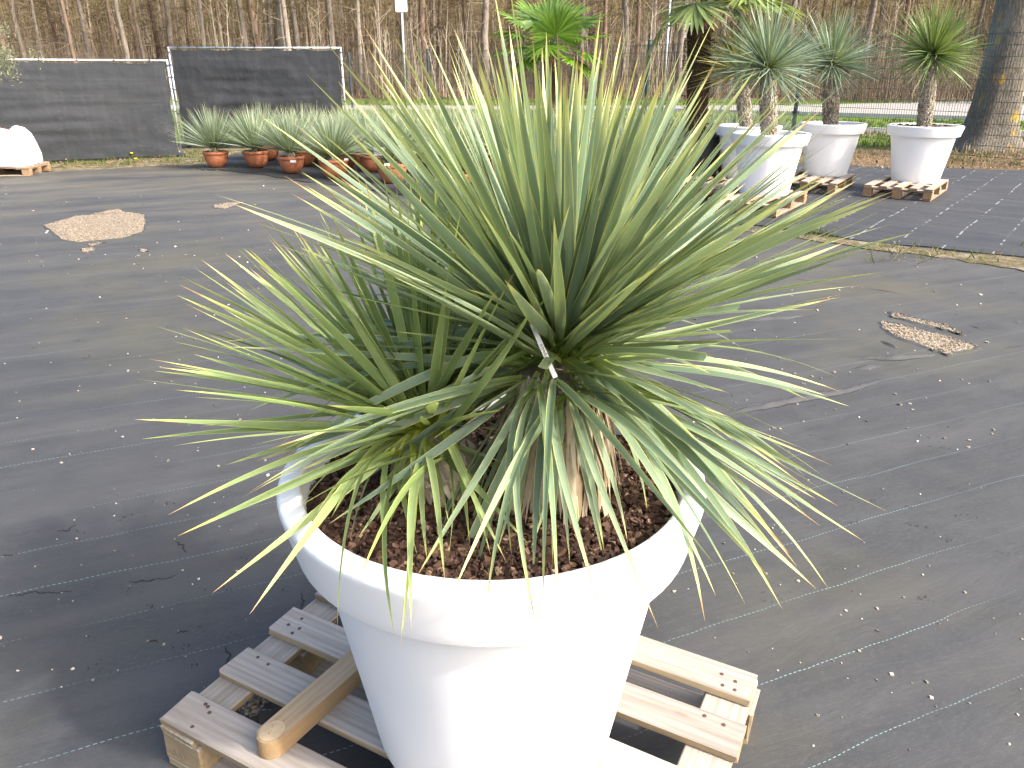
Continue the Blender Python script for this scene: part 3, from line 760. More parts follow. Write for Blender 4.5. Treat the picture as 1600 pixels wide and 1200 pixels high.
def trunk_with_scales(plant, base, top, r0, r1, seed, rows=22, around=15, dry=90, dry_len=.15, mat_core='scale', size=.026):
    r2 = random.Random(seed); base, top = Vector(base) - Vector(plant.location), Vector(top) - Vector(plant.location)
    ax = top - base; H = ax.length; axn = ax.normalized(); e1 = axn.cross(Vector((0, 1, 0))).normalized(); e2 = axn.cross(e1)
    rad = lambda q: r0 + (r1 - r0) * q + .012 * math.sin(q * 3.1)
    mb = MB(); mb.tube([base + ax * q for q in (-.06, .15, .35, .55, .75, .95, 1.03)], [rad(max(0, q)) * .93 for q in (-.06, .15, .35, .55, .75, .95, 1.0)], 20)
    for j in range(rows):                                # old leaf bases: a spiral of small raised scales
        for k in range(around):
            a = 2 * math.pi * (k + .5 * (j % 2)) / around + r2.gauss(0, .06); q = (j + r2.uniform(-.2, .2)) / rows
            n = e1 * math.cos(a) + e2 * math.sin(a); t = axn.cross(n); c = base + ax * q + n * rad(q) * .92
            w = 2 * math.pi * rad(q) / around * r2.uniform(.42, .56); h = size * r2.uniform(.8, 1.3); o = r2.uniform(.25, .6) * size
            mb.add([c - t * w + axn * h * .1, c + t * w + axn * h * .1, c + axn * h * .95 - n * .001, c - axn * h * .35 + n * .002, c + n * o + axn * h * .25],
                   [(0, 3, 4), (3, 1, 4), (1, 2, 4), (2, 0, 4)])
    mb.obj('trunk', M[mat_core], plant, False)
    if dry:
        mb = MB()                                       # ragged dry leaf bases hanging under the crown
        for _ in range(dry):
            a = r2.uniform(0, 6.283); q = r2.uniform(.45, 1.0); n = e1 * math.cos(a) + e2 * math.sin(a); c = base + ax * q + n * rad(q) * 1.0
            L = dry_len * r2.uniform(.5, 1.1); dn = (-axn + n * r2.uniform(.02, .28) + axn.cross(n) * r2.gauss(0, .12)).normalized()
            mb.blade(c, dn, n, L, r2.uniform(.009, .017), r2.uniform(.0, .05), 3)
        tag(mb.obj('dry_leaf_bases', M['dry_leaf'], plant, True), kind='stuff')

# --- plant A (the tall one)
A_base = hit(866, 772, SOIL_Z + .004)
A_top = hity(872, 580, A_base[1] + .01); A_c = hity(873, 548, A_base[1] + .01)
yA = thing('yucca', 'tall yucca with grey-green sword leaves and shaggy tan trunk in the big white pot', 'yucca', tuple(A_base))
trunk_with_scales(yA, A_base, A_top, .092, .085, 4, 20, 21, 300, .17)
rA = random.Random(21)
tipsA = {  # (x, y, length, bow, near?)  read from the photograph
 'up': [(570, 70), (563, 92), (535, 136), (543, 172), (537, 205), (508, 210), (490, 250), (602, 73), (583, 87), (615, 53), (663, 50), (645, 65), (697, 68), (697, 52), (737, 67), (760, 73), (767, 55), (787, 78), (798, 40),
        (848, 75), (868, 90), (873, 53), (828, 57), (898, 82), (908, 85), (925, 97), (937, 70), (950, 70), (980, 107), (993, 102), (1000, 137), (983, 105), (1025, 81), (1030, 101), (1048, 98), (1056, 105), (1083, 83), (1086, 136),
        (1116, 101), (1103, 118), (1112, 162), (1173, 98), (1186, 105), (1193, 140), (1287, 166), (1256, 122), (1252, 149), (1289, 203), (1278, 228), (1204, 215), (1226, 188), (1308, 186), (1284, 229), (812, 95), (838, 108), (858, 100), (882, 100),
        (890, 118), (915, 110), (960, 98), (970, 120), (1010, 112), (1065, 130), (1140, 130), (1150, 160), (1216, 150), (775, 100), (748, 100), (720, 95), (680, 100), (640, 110), (612, 120), (592, 132), (575, 160), (1240, 175), (1160, 190)],
 'side': [(1297, 336), (1332, 346), (1315, 366), (1342, 380), (1186, 440), (1347, 446), (1313, 464), (1281, 483), (1337, 531), (1262, 264), (1290, 290), (1240, 300), (500, 290), (520, 300), (480, 365), (520, 345), (600, 330), (505, 537), (592, 516), (610, 430), (560, 395)],
 'low': [(1311, 611), (1122, 588), (1234, 680), (1298, 729), (1270, 735), (1235, 732), (1217, 783), (1290, 808), (1283, 822), (1245, 885), (1236, 862), (1212, 852), (1208, 905), (1180, 770), (1255, 760), (1262, 705), (1150, 690)],
 'over': [(1162, 944, .66), (1123, 887, .64), (1103, 972, .66), (1027, 983, .66), (941, 969, .655), (869, 958, .65), (836, 984, .66), (850, 962, .65), (758, 958, .66), (1200, 897, .66), (700, 940, .66)],
 'inside': [(980, 850), (947, 866), (892, 880), (866, 881), (945, 792), (800, 872), (830, 858), (812, 812), (778, 865), (905, 850), (1010, 800), (745, 800), (1040, 780)],
 'cut': [(1154, 479), (1145, 517), (1084, 534), (1102, 558), (1040, 512), (985, 478), (848, 575), (1060, 545)]}
def mk(plant, lib, c, lst, L, bow, near, w, r2, off=.035, zoff=(0.0, .03), lat=.012):
    for (x, y) in lst:
        LL = L * r2.uniform(.95, 1.05) if not isinstance(L, tuple) else r2.uniform(*L)
        nr = near if isinstance(near, bool) else (r2.random() < near)
        T = tip_from_px(x, y, c, LL, nr); dv = T - c; dv = dv / np.linalg.norm(dv)
        B = c + np.array([dv[0], dv[1], 0]) * off + np.array([r2.gauss(0, lat), r2.gauss(0, lat * .5), r2.uniform(*zoff)])
        add_leaf(plant, lib, B, T, w * r2.uniform(.85, 1.15), r2.uniform(*bow), r2, axis=True)
W_A = .0205
mk(yA, LIB_A, A_c, tipsA['up'], .64, (.0, .014), .55, W_A, rA, .04, (.0, .05))
mk(yA, LIB_A, A_c, tipsA['side'], .60, (.0, .03), .6, W_A, rA, .055, (-.02, .03))
mk(yA, LIB_A, A_c, tipsA['low'], (.57, .63), (.02, .05), .75, W_A, rA, .065, (-.05, .01), .025)
def mk_to(plant, lib, c, tips, bow, w, r2, off, zoff, lat):
    """leaves whose tips are given as points"""
    for T in tips:
        dv = T - c; dv = dv / np.linalg.norm(dv)
        B = c + np.array([dv[0], dv[1], 0]) * off + np.array([r2.gauss(0, lat), r2.gauss(0, lat * .4), r2.uniform(*zoff)])
        add_leaf(plant, lib, B, T, w * r2.uniform(.85, 1.15), r2.uniform(*bow), r2, axis=True)
POT_FRONT = POT[1] - .42
def over_rim(x, y, c, L):                               # a tip hanging outside the pot: never inside its wall
    T = tip_from_px(x, y, c, L, True)
    if math.hypot(T[0] - POT[0], T[1] - POT[1]) < .435 and T[2] < .83:
        for k in range(60):
            T = hity(x, y, T[1] - .008)
            if math.hypot(T[0] - POT[0], T[1] - POT[1]) > .435: break
    return T
mk_to(yA, LIB_A, A_c, [over_rim(x, y, A_c, L) for x, y, L in tipsA['over']], (.07, .12), W_A * .66, rA, .08, (-.075, -.015), .036)
mk_to(yA, LIB_A, A_c, [hit(x, y, SOIL_Z + .022) for x, y in tipsA['inside']], (.10, .17), W_A * .6, rA, .085, (-.085, -.02), .036)
for (x, y) in tipsA['cut']:
    L = {1154: .40, 1145: .38, 1084: .30, 1102: .33}.get(x, .2)
    T = tip_from_px(x, y, A_c, L, True); dv = (T - A_c) / np.linalg.norm(T - A_c)
    add_leaf(yA, LIB_A, A_c + dv * .03, T, W_A * .8, .03, rA, cut=True)
def fill(plant, lib, c, n, L, W, r2, el=(10, 88), axis_tilt=(0, 0), off=.05, bowk=.016, az=None, zoff=(0, .05), into=None):
    for _ in range(n):
        a = r2.uniform(0, 2 * math.pi) if az is None else R(r2.uniform(*az))
        s = r2.uniform(math.sin(R(el[0])), math.sin(R(el[1]))); e = math.asin(s)
        dv = Vector((math.cos(e) * math.cos(a) + axis_tilt[0], math.cos(e) * math.sin(a) + axis_tilt[1], s)).normalized()
        if L[1] < .35 and dv.dot((cam.location - Vector(c)).normalized()) > .72: dv = Vector((-dv.x, -dv.y, dv.z))   # no stub pointing straight out of the picture
        LL = r2.uniform(*L); B = Vector(c) + Vector((dv.x, dv.y, 0)) * off * (1 - .6 * max(0, s)) + Vector((0, 0, r2.uniform(*zoff)))
        o = add_leaf(plant, lib, B, B + dv * LL, W * r2.uniform(.8, 1.15), abs(r2.gauss(0, bowk)) * math.cos(e), r2, axis=True)
        if into is not None:                            # past the 300 single leaves: joined into one part
            me = o.data; uvs = {}
            for lp, uvd in zip(me.loops, me.uv_layers[0].data): uvs[lp.vertex_index] = tuple(uvd.uv)
            into.add([o.matrix_basis @ v.co for v in me.vertices], [tuple(p.vertices) for p in me.polygons], [uvs[k] for k in range(len(me.vertices))])
            bpy.data.objects.remove(o)
fill(yA, LIB_A, A_c, 88, (.46, .62), W_A * .95, rA, (18, 86))
fill(yA, LIB_A, A_c, 22, (.12, .30), W_A * .6, rA, (40, 85), off=.03, zoff=(.0, .04))
# leaf-clothed flanks of the crown that the photograph shows only in part (far side, left side)
fill(yA, LIB_A, A_c, 16, (.45, .58), W_A * .92, rA, (-25, 20), az=(20, 200), bowk=.06, zoff=(-.03, .02))
fill(yA, LIB_A, A_c, 18, (.46, .58), W_A * .9, rA, (-42, -5), az=(-60, 30), bowk=.06, zoff=(-.05, -.01))
fill(yA, LIB_A, A_c, 5, (.30, .46), W_A * .8, rA, (-76, -50), az=(-140, -40), bowk=.06, off=.078, zoff=(-.06, -.02))
inner = MB()
fill(yA, LIB_A, A_c, 120, (.40, .62), W_A * .95, rA, (25, 86), into=inner)
fill(yA, LIB_A, A_c, 40, (.40, .58), W_A * .95, rA, (-30, 30), az=(10, 190), bowk=.06, zoff=(-.03, .03), into=inner)
fill(yA, LIB_A, A_c, 60, (.14, .34), W_A * .62, rA, (-20, 70), off=.045, zoff=(-.04, .03), into=inner)
fill(yA, LIB_A, A_c, 22, (.42, .56), W_A * .85, rA, (-40, 12), az=(150, 215), bowk=.05, off=.07, zoff=(-.05, .01), into=inner)
fill(yA, LIB_A, A_c, 12, (.34, .48), W_A * .75, rA, (-62, -35), az=(165, 245), bowk=.06, off=.08, zoff=(-.07, -.02), into=inner)
fill(yA, LIB_A, A_c, 40, (.12, .26), W_A * .6, rA, (-45, 20), off=.08, zoff=(-.06, .0), into=inner)
tag(inner.obj('inner_leaves', M['leaf_a'], yA, True), kind='stuff')

# --- plant B (the low one on the left)
B_base = hit(692, 762, SOIL_Z + .004)
B_top = hity(670, 690, B_base[1] + .0); B_c = hity(668, 664, B_base[1])
yB = thing('yucca', 'low yucca with yellow-green leaves on a short stump beside the tall yucca', 'yucca', tuple(B_base))
trunk_with_scales(yB, B_base, B_top, .084, .068, 9, 9, 17, 90, .09)
rB = random.Random(33)
tipsB = {
 'up': [(242, 509), (285, 514), (283, 431), (302, 417), (315, 406), (353, 441), (352, 395), (360, 379), (382, 386), (392, 387), (392, 417), (360, 500), (350, 516), (420, 367), (440, 380), (448, 370), (452, 350), (467, 360), (487, 350), (517, 327), (533, 298),
        (545, 313), (555, 263), (573, 280), (602, 278), (637, 263), (648, 283), (672, 270), (680, 263), (693, 280), (708, 300), (762, 312), (765, 330), (790, 360), (500, 330), (590, 300), (620, 290), (660, 300), (720, 330), (742, 350), (470, 390), (430, 420), (405, 440), (730, 300), (560, 310)],
 'side': [(210, 658), (222, 685), (271, 698), (232, 562), (242, 578), (250, 572), (273, 608), (395, 697), (460, 585), (535, 620), (372, 590), (425, 735), (810, 417), (840, 470)],
 'low': [(262, 803), (277, 836), (333, 928), (390, 960), (452, 802), (470, 790), (517, 810), (497, 800)],
 'over': [(528, 995), (616, 995), (627, 1011), (640, 985), (698, 912), (560, 905)],
 'inside': [(545, 850), (560, 840), (600, 860), (668, 880), (590, 815), (650, 865), (735, 850), (790, 880), (825, 850), (860, 800), (905, 775), (640, 800), (700, 870), (520, 800), (765, 868), (610, 820)]}
W_B = .0165
mk(yB, LIB_B, B_c, tipsB['up'], .50, (.0, .016), .45, W_B, rB, .03, (-.01, .04))
mk(yB, LIB_B, B_c, tipsB['side'], .50, (.01, .04), .65, W_B, rB, .04, (-.02, .02))
mk(yB, LIB_B, B_c, tipsB['low'], .49, (.02, .06), True, W_B, rB, .045, (-.03, .02), .025)
mk_to(yB, LIB_B, B_c, [over_rim(x, y, B_c, .56) for x, y in tipsB['over']], (.05, .10), W_B * .78, rB, .055, (-.05, .015), .032)
mk_to(yB, LIB_B, B_c, [hit(x, y, SOIL_Z + .022) for x, y in tipsB['inside']], (.06, .14), W_B * .74, rB, .06, (-.05, .015), .034)
fill(yB, LIB_B, B_c, 105, (.36, .49), W_B * .95, rB, (20, 80), (-.12, .1))
fill(yB, LIB_B, B_c, 70, (.08, .22), W_B * .55, rB, (-30, 80), off=.045, zoff=(-.03, .03))
fill(yB, LIB_B, B_c, 12, (.30, .42), W_B * .9, rB, (-30, 15), az=(20, 200), bowk=.08)

# white strip label looped round a leaf of plant A
def strip_label():
    # tip of the strip and its lower end, in the upright plane just in front of the crown
    a, b = hity(831, 506, A_c[1] - .10), hity(868, 590, A_c[1] - .125)
    d = Vector(b - a); L = d.length; z = d.normalized(); x = z.cross(Vector((0, -1, .35)).normalized()).normalized(); y = z.cross(x)
    o = thing('plant_tag', 'white plastic strip tag with dark figures tucked into the tall yucca', 'plant tag', tuple(a))
    mb = MB(); w = .0042
    vs = []
    for i in range(7):
        q = i / 6; c = z * (L * q) + y * (.004 * math.sin(q * 3.1))
        for u, t in ((-1, 0), (1, 0), (1, .0008), (-1, .0008)): vs.append(c + x * (u * w) + y * t)
    fs = [(0, 1, 2, 3), (27, 26, 25, 24)]
    for i in range(6):
        for k in range(4): fs.append((i * 4 + k, (i + 1) * 4 + k, (i + 1) * 4 + (k + 1) % 4, i * 4 + (k + 1) % 4))
    mb.add(vs, fs); mb.obj('strip', M['white_paint'], o, False)
    mb = MB()
    nrm = y if y.y < 0 else -y
    for i, q in enumerate((.40, .455, .51, .565)):
        c = z * (L * q) + y * (.004 * math.sin(q * 3.1)) + nrm * .0016 + (y * .0008 if y.y > 0 else Vector())
        pts = [c + x * (.0022 * math.cos(t)) * (1 if i % 2 else .6) + z * (.0018 * math.sin(t)) for t in [k * 5.2 / 8 for k in range(9)]]
        mb.tube(pts, [.0005] * 9, 4)
    mb.obj('figures', M['ink'], o, False)
    mb = MB(); mb.tube([Vector((0, 0, 0)), Vector((-.012, .004, .010)), Vector((-.04, .01, .008)), Vector((-.075, .02, -.012))], [.0006] * 4, 4); mb.obj('tie_tail', M['galv'], o, False)
strip_label()

# ------------------------------------------------------------------ white pots and trunked yuccas at the back
def crown(mb, c, n, L, w, r2, el=(-50, 88), lean=(0, 0), bow=.05, dense_up=True):
    c = Vector(c)
    for _ in range(n):
        a = r2.uniform(0, 6.283); s0, s1 = math.sin(R(el[0])), math.sin(R(el[1]))
        u = r2.random() ** (.75 if dense_up else 1); e = math.asin(s0 + (s1 - s0) * u)
        dv = Vector((math.cos(e) * math.cos(a) + lean[0], math.cos(e) * math.sin(a) + lean[1], math.sin(e))).normalized()
        LL = L * r2.uniform(.78, 1.05); sag = -abs(r2.gauss(0, bow)) if e < .2 else r2.gauss(0, bow * .3)
        tip_up = Vector((0, 0, 1)) if e < 1.2 else Vector((-dv.x, -dv.y, 0.01))
        roll = Matrix.Rotation(r2.gauss(0, .6), 3, dv)
        mb.blade(c + dv * .03, dv, roll @ tip_up, LL, w * r2.uniform(.8, 1.2), abs(sag), 3)
def trunked_yucca(label, pot_label, base_px, s, crown_px, mat, r_trunk, Lc, seed, soil=True, pal=None, lean=(0, 0), el=(-45, 86), n=380, zrim=None, group=None):
    bx, by = base_px; b = hit(bx, by, .146); b = b + np.array([b[0], b[1], 0]) / math.hypot(b[0], b[1]) * (.26 * s)
    white_pot(pot_label, (b[0], b[1], .144), s, None, 48)
    zs = .144 + (.632 if soil is True else .60) * s
    cc = hity(*crown_px, b[1] + lean[1]); r2 = random.Random(seed)
    y = thing('tree_yucca', label, 'yucca', (b[0], b[1], zs - .005))
    trunk_with_scales(y, (b[0] + (cc[0] - b[0]) * .1, b[1], zs - .03), (cc[0], cc[1], cc[2] - .04), r_trunk, r_trunk * .95, seed, 34, 22, 60, .13, 'scale', .03)
    mb = MB(); l = np.array(cc) - np.array([b[0], b[1], zs - .005]); crown(mb, l, n, Lc, .014, r2, el)
    tag(mb.obj('foliage', M[mat], y, True), kind='stuff')
    if soil:
        mulch('bark_mulch', 'bark chips in the ' + pot_label.replace('white planter', 'white pot'), (b[0], b[1]), (.362 if soil != 'low' else .315) * s, zs - .01 if soil != 'low' else zs - .10, 260, .045, seed)
    return b
trunked_yucca('green-leaved yucca on a curved scaly trunk, in the pot standing on the single pallet', 'white planter with the green curved-trunk yucca, alone on its pallet', (1428, 287), 1.10, (1456, 86), 'leaf_green', .085, .70, 51, True, n=620)
trunked_yucca('blue-leaved yucca with a stout straight trunk, in the pot beside the fence post', 'white planter with a straight-trunked blue yucca beside the fence post', (1288, 277), 1.08, (1299, 100), 'leaf_blue', .10, .78, 52, 'low', n=520)
trunked_yucca('blue-leaved yucca on a patterned trunk standing in front of the yellowish yucca', 'white planter at the front of the pallet pair, holding a blue yucca', (1192, 308), 1.08, (1201, 106), 'leaf_blue', .088, .78, 53, 'low', n=520)
trunked_yucca('yellowish yucca with orange-tipped leaves half hidden behind the blue yucca', 'white planter half hidden behind the front planter', (1160, 281), 1.06, (1158, 112), 'leaf_yellow', .08, .76, 54, 'low', el=(-25, 80), n=520)
def pallet_at(label, nl, nr, fr, key, seed):
    a, b, c = hit(*nl, .144), hit(*nr, .144), hit(*fr, .144)
    u = b - a; v = c - b
    # the longer measured side is the 1.2 m one; place by the near right corner
    long_u = np.linalg.norm(u) > np.linalg.norm(v)
    d = (u if long_u else v); ang = math.atan2(d[1], d[0])
    ex = np.array([math.cos(ang), math.sin(ang), 0]); ey = np.array([-ex[1], ex[0], 0])
    ctr = (b - ex * .6 + ey * .4) if long_u else (b + ex * .6 + ey * .4)
    return pallet(label, (ctr[0], ctr[1], .026), ang, key, False, seed)
pallet_at('weathered pallet under the white pot with the green yucca', (1337, 289), (1457, 300), (1503, 270), 'b', 61)
pallet_at('weathered pallet under the white pot beside the fence post', (1245, 288), (1306, 290), (1363, 260), 'b', 62)
pallet_at('weathered pallet under the front white pot of the group', (1107, 314), (1215, 323), (1284, 292), 'b', 63)
pallet_at('old dark pallet under the half hidden white pot', (1090, 285), (1140, 300), (1190, 275), 'b', 64)

# ------------------------------------------------------------------ terracotta pots with young yuccas
def terracotta_pot_mesh():
    mb = MB(); mb.lathe([(0, 0), (.10, 0), (.118, .008), (.155, .05), (.182, .105), (.197, .165), (.201, .212), (.210, .214), (.216, .222), (.217, .252), (.212, .262), (.200, .264), (.194, .255), (.185, .20)], 28)
    return mb.mesh('terracotta_bowl', M['terracotta'], True, 50)
def terracotta_soil():
    mb = MB(); mb.lathe([(.192, .235), (.12, .25), (0.001, .255)], 20); return mb.mesh('soil', M['peatsoil'], True)
bowl_mesh, bsoil_mesh = terracotta_pot_mesh(), terracotta_soil()
def young_mesh(seed, mat, n=520):
    r2 = random.Random(seed); mb = MB(); crown(mb, (0, 0, .30), n, .71, .0115, r2, (10, 84), bow=.03)
    for _ in range(30):
        a = r2.uniform(0, 6.28); mb.blade((0, 0, .28), (math.cos(a), math.sin(a), r2.uniform(-.2, .25)), (0, 0, 1), r2.uniform(.3, .48), .012, .06, 3)
    return mb.mesh('foliage', M[mat], True)
def young_stem():
    mb = MB(); r2 = random.Random(2); mb.tube([(0, 0, .22), (0, 0, .27), (0, 0, .33)], [.055, .05, .03], 10)
    for _ in range(50):
        a = r2.uniform(0, 6.28); mb.blade((.04 * math.cos(a), .04 * math.sin(a), r2.uniform(.27, .33)), (math.cos(a), math.sin(a), -.9), (0, 0, 1), r2.uniform(.05, .09), .012, .05, 2)
    return mb.mesh('stem', M['dry_leaf'], False)
young = [young_mesh(70 + i, 'leaf_blue_far') for i in range(5)]; ystem = young_stem()
def terracotta_plant(loc, seed, pot_label, plant_label, g=True):
    r2 = random.Random(seed); s = r2.uniform(.96, 1.04)
    p = thing('terracotta_planter', pot_label, 'planter', loc, r2.uniform(0, 6), 'terracotta pots in the block of young yuccas' if g else None); p.scale = (s, s, s)
    link('bowl', bowl_mesh, p); link('soil', bsoil_mesh, p)
    y = thing('young_yucca', plant_label, 'yucca', (loc[0], loc[1], loc[2]), r2.uniform(0, 6), 'young yuccas in terracotta pots' if g else None)
    s = r2.uniform(.88, 1.1); y.scale = (s, s, 1)
    f = link('foliage', young[seed % 5], y); tag(f, kind='stuff'); link('stem', ystem, y)
front = [((340, 262), 'end of the row beside the fence panel gap'), ((402, 262), 'second in the row from the fence panel gap'), ((457, 271), 'third in the row, stickered rim'), ((523, 279), 'fourth in the row from the fence panel gap'), ((614, 287), 'fifth in the row, near the white care card')]
fr_world = []
for i, ((x, y), d) in enumerate(front):
    p = hit(x, y, .02); p = p + np.array([p[0], p[1], 0]) / math.hypot(p[0], p[1]) * .13
    fr_world.append(p); terracotta_plant((p[0], p[1], .018), 100 + i, 'terracotta bowl, ' + d, 'blue-grey young yucca in a terracotta bowl, ' + d, False)
spots = [hit(x, y, .02) for x, y in ((690, 272), (712, 303), (768, 300), (800, 285), (842, 312), (900, 300), (965, 300), (1022, 296), (660, 258), (640, 268), (420, 250), (475, 258), (540, 262))]
r2 = random.Random(8)
for row in range(4):
    for k in range(9):
        spots.append(np.array([-3.9 + .86 * k + .42 * row + r2.uniform(-.1, .1), 13.4 - .25 * k + .78 * row + r2.uniform(-.1, .1), .018]))
placed = list(fr_world); cnt = 0
for q in spots:
    if all(math.hypot(q[0] - w[0], q[1] - w[1]) > .52 for w in placed) and not (q[0] > 2.3 and q[1] < 11.9):
        placed.append(q); cnt += 1
        terracotta_plant((q[0], q[1], .018), 200 + cnt, 'terracotta bowl crowded within the block of young yuccas', 'young blue-grey yucca crowded within the block behind the tall yucca')
# white stickers and a care card
def card(label, px, w, h, Y, stick=True):
    c = hity(*px, Y); o = thing('care_card', label, 'plant tag', (c[0], c[1], c[2] - (.16 if stick else 0)))
    mb = MB(); mb.box((0, 0, (.16 if stick else 0)), (w, .002, h)); mb.obj('card', M['white_paint'], o, False)
    if stick:
        mb = MB(); mb.box((0, -.0018, .16 - h * .38), (w * .9, .0012, h * .14)); mb.obj('printed_band', M['purple'], o, False)
        mb = MB(); mb.tube([(0, .002, -.06), (0, .002, .16)], [.004, .003], 6); mb.obj('stick', M['white_paint'], o, False)
card('white care card on a stick among the terracotta pots', (593, 238), .16, .14, fr_world[4][1] - .12)
card('white sticker on the fourth terracotta bowl from the fence gap', (541, 249), .06, .03, fr_world[3][1] - .225, False)
card('white sticker on the third terracotta bowl from the fence gap', (458, 252), .09, .035, fr_world[2][1] - .225, False)
card('small white sticker below the care card', (605, 257), .08, .035, fr_world[4][1] - .225, False)

# ------------------------------------------------------------------ fan palms
def fan_mesh(seed, Rr, mat, nseg=34, spread=300, droop=.25):
    """one fan: pleated segments radiating from the end of a petiole; local +x is outwards, z up"""
    r2 = random.Random(seed); mb = MB()
    for k in range(nseg):
        a = R(-spread / 2 + spread * k / (nseg - 1)); L = Rr * (1 - .22 * (abs(a) / math.pi)) * r2.uniform(.92, 1.03)
        d = Vector((math.cos(a), math.sin(a), -droop * r2.uniform(.3, 1.0) * (1 if abs(a) < 1.8 else .4)))
        w = Rr * .105; base = Vector((0, 0, 0)); dn = d.normalized(); sd = Vector((0, 0, 1)).cross(dn).normalized()
        # a pleated segment: two halves meeting in a valley
        P = []
        for v, ww, sag in ((.02, .12, 0), (.45, 1.0, 0), (.75, .75, .02), (1.0, .02, .10 * r2.random())):
            c = base + dn * (L * v) - Vector((0, 0, sag * L)); P += [c - sd * w * ww * .5 + Vector((0, 0, w * .16 * ww)), c, c + sd * w * ww * .5 + Vector((0, 0, w * .16 * ww))]
        fs = []; uv = []
        for i, v in enumerate((.25, .45, .75, 1.0)): uv += [(.2, v), (.5, v), (.8, v)]
        for i in range(3):
            for q in range(2): fs.append((i * 3 + q, i * 3 + q + 1, i * 3 + q + 4, i * 3 + q + 3))
        mb.add(P, fs, uv)
    return mb.mesh('fan', M[mat], True)
def palm(label, base, top, r0, r1, mat, fronds, Rr, seed):
    o = thing('fan_palm', label, 'palm', tuple(base)); r2 = random.Random(seed)
    b = Vector(base); tv = Vector(top) - b; mb = MB()
    N = 26
    mb.tube([tv * q + Vector((.02 * math.sin(q * 5), 0, 0)) for q in [i / 8 for i in range(9)]], [r0 + (r1 - r0) * i / 8 for i in range(9)], 12)
    for _ in range(900):                                # shaggy fibre and cut petiole stubs
        q = r2.random(); a = r2.uniform(0, 6.28); n = Vector((math.cos(a), math.sin(a), 0)); c = tv * q + n * (r0 + (r1 - r0) * q) * .95
        mb.blade(c, n * r2.uniform(.3, .9) + Vector((0, 0, r2.uniform(-1.0, .35))) + Vector((r2.gauss(0, .3), r2.gauss(0, .3), 0)), n, r2.uniform(.05, .12), r2.uniform(.006, .02), .08, 2)
    mb.obj('trunk', M['palmbark'], o, False)
    fans = [fan_mesh(seed + i, Rr, mat, 30, 235, .12 + .10 * i) for i in range(4)]
    for i, (az, el, pl, tilt) in enumerate(fronds):
        d = Vector((math.cos(R(az)) * math.cos(R(el)), math.sin(R(az)) * math.cos(R(el)), math.sin(R(el)))); e = tv + d * pl
        fr = link('frond', fans[i % 4], o, e, (0, R(-el + tilt), R(az)))
        mb = MB(); mid = tv + d * pl * .5 + Vector((0, 0, .03)); mb.tube([tv, mid, e], [.016, .011, .008], 5)
        pm = mb.mesh('petiole', M[mat], True); po = link('petiole', pm, o)
    return o
p1 = hit(858, 213, 0); p1top = hity(860, 78, p1[1])
palm('bright green fan palm in front of the fence, with a slim brown trunk', p1, p1top, .12, .13, 'palm',
     [(80, 74, .62, 4), (128, 52, .85, 0), (52, 50, .85, 0), (176, 26, .85, 12), (8, 20, .80, 10), (-172, 4, .80, 14), (-6, -4, .85, 14), (-158, -16, .62, 10), (-24, -20, .70, 12), (-75, 38, .50, -30), (100, 15, .7, 0), (-110, 10, .5, 20), (165, 40, .95, 8), (20, 38, .95, 8)], .78, 5)
p2 = hit(1084, 291, .02); p2 = p2 + np.array([.05, .34, 0]); p2top = hity(1096, 10, p2[1])
p2b = np.array([p2[0] - .03, p2[1], .70])
palm('old fan palm with thick shaggy trunk standing in the black tub', p2b, p2top, .145, .165, 'palm2',
     [(170, -25, .55, 35), (-20, -12, .55, 30), (-8, 5, .9, 20), (-70, 30, .7, 0), (100, 20, .7, 0), (215, 25, .8, 5), (40, 10, .8, 10), (-110, 50, .7, 0), (10, 45, .8, 0), (140, 50, .8, 0), (-45, 10, .7, 25), (250, 0, .6, 20)], .60, 9)
tg = hity(1073, 49, p2[1] - .20); tg_o = thing('plant_tag', 'white strip tag hanging from the old palm trunk', 'plant tag', tuple(tg))
mb = MB(); mb.tube([(.16, .1, .17), (.02, 0, .085)], [.003, .003], 4); mb.obj('tie', M['galv'], tg_o, False)
mb = MB(); vs = [(-.032, 0, -.08), (-.006, 0, -.08), (.034, 0, .085), (.008, 0, .085)]; mb.add(vs + [(x, .002, z) for x, y, z in vs], [(0, 1, 2, 3), (7, 6, 5, 4), (0, 4, 5, 1), (1, 5, 6, 2), (2, 6, 7, 3), (3, 7, 4, 0)]); mb.obj('strip', M['white_paint'], tg_o, False)
o = thing('black_tub', 'round black plastic tub holding the old fan palm', 'tub', (p2[0], p2[1], .018))
mb = MB(); mb.lathe([(0, 0), (.30, 0), (.31, .01), (.375, .66), (.405, .665), (.41, .675), (.41, .715), (.40, .722), (.375, .72), (.37, .70), (.365, .6)], 40); mb.obj('tub_wall', M['black_plastic'], o, True, sharp=50)
mb = MB(); mb.lathe([(.366, .655), (.2, .675), (.001, .685)], 28); mb.obj('soil', M['peatsoil'], o, True)
mb = MB(); r2 = random.Random(4)
for _ in range(90):
    a = r2.uniform(0, 6.28); r = r2.uniform(.12, .34); mb.blade((r * math.cos(a), r * math.sin(a), .66), (r2.gauss(0, .5), r2.gauss(0, .5), 1), (0, -1, 0), r2.uniform(.1, .32), .012, .05, 3)
w = mb.obj('weeds', M['grass'], o, True); tag(w, kind='stuff')

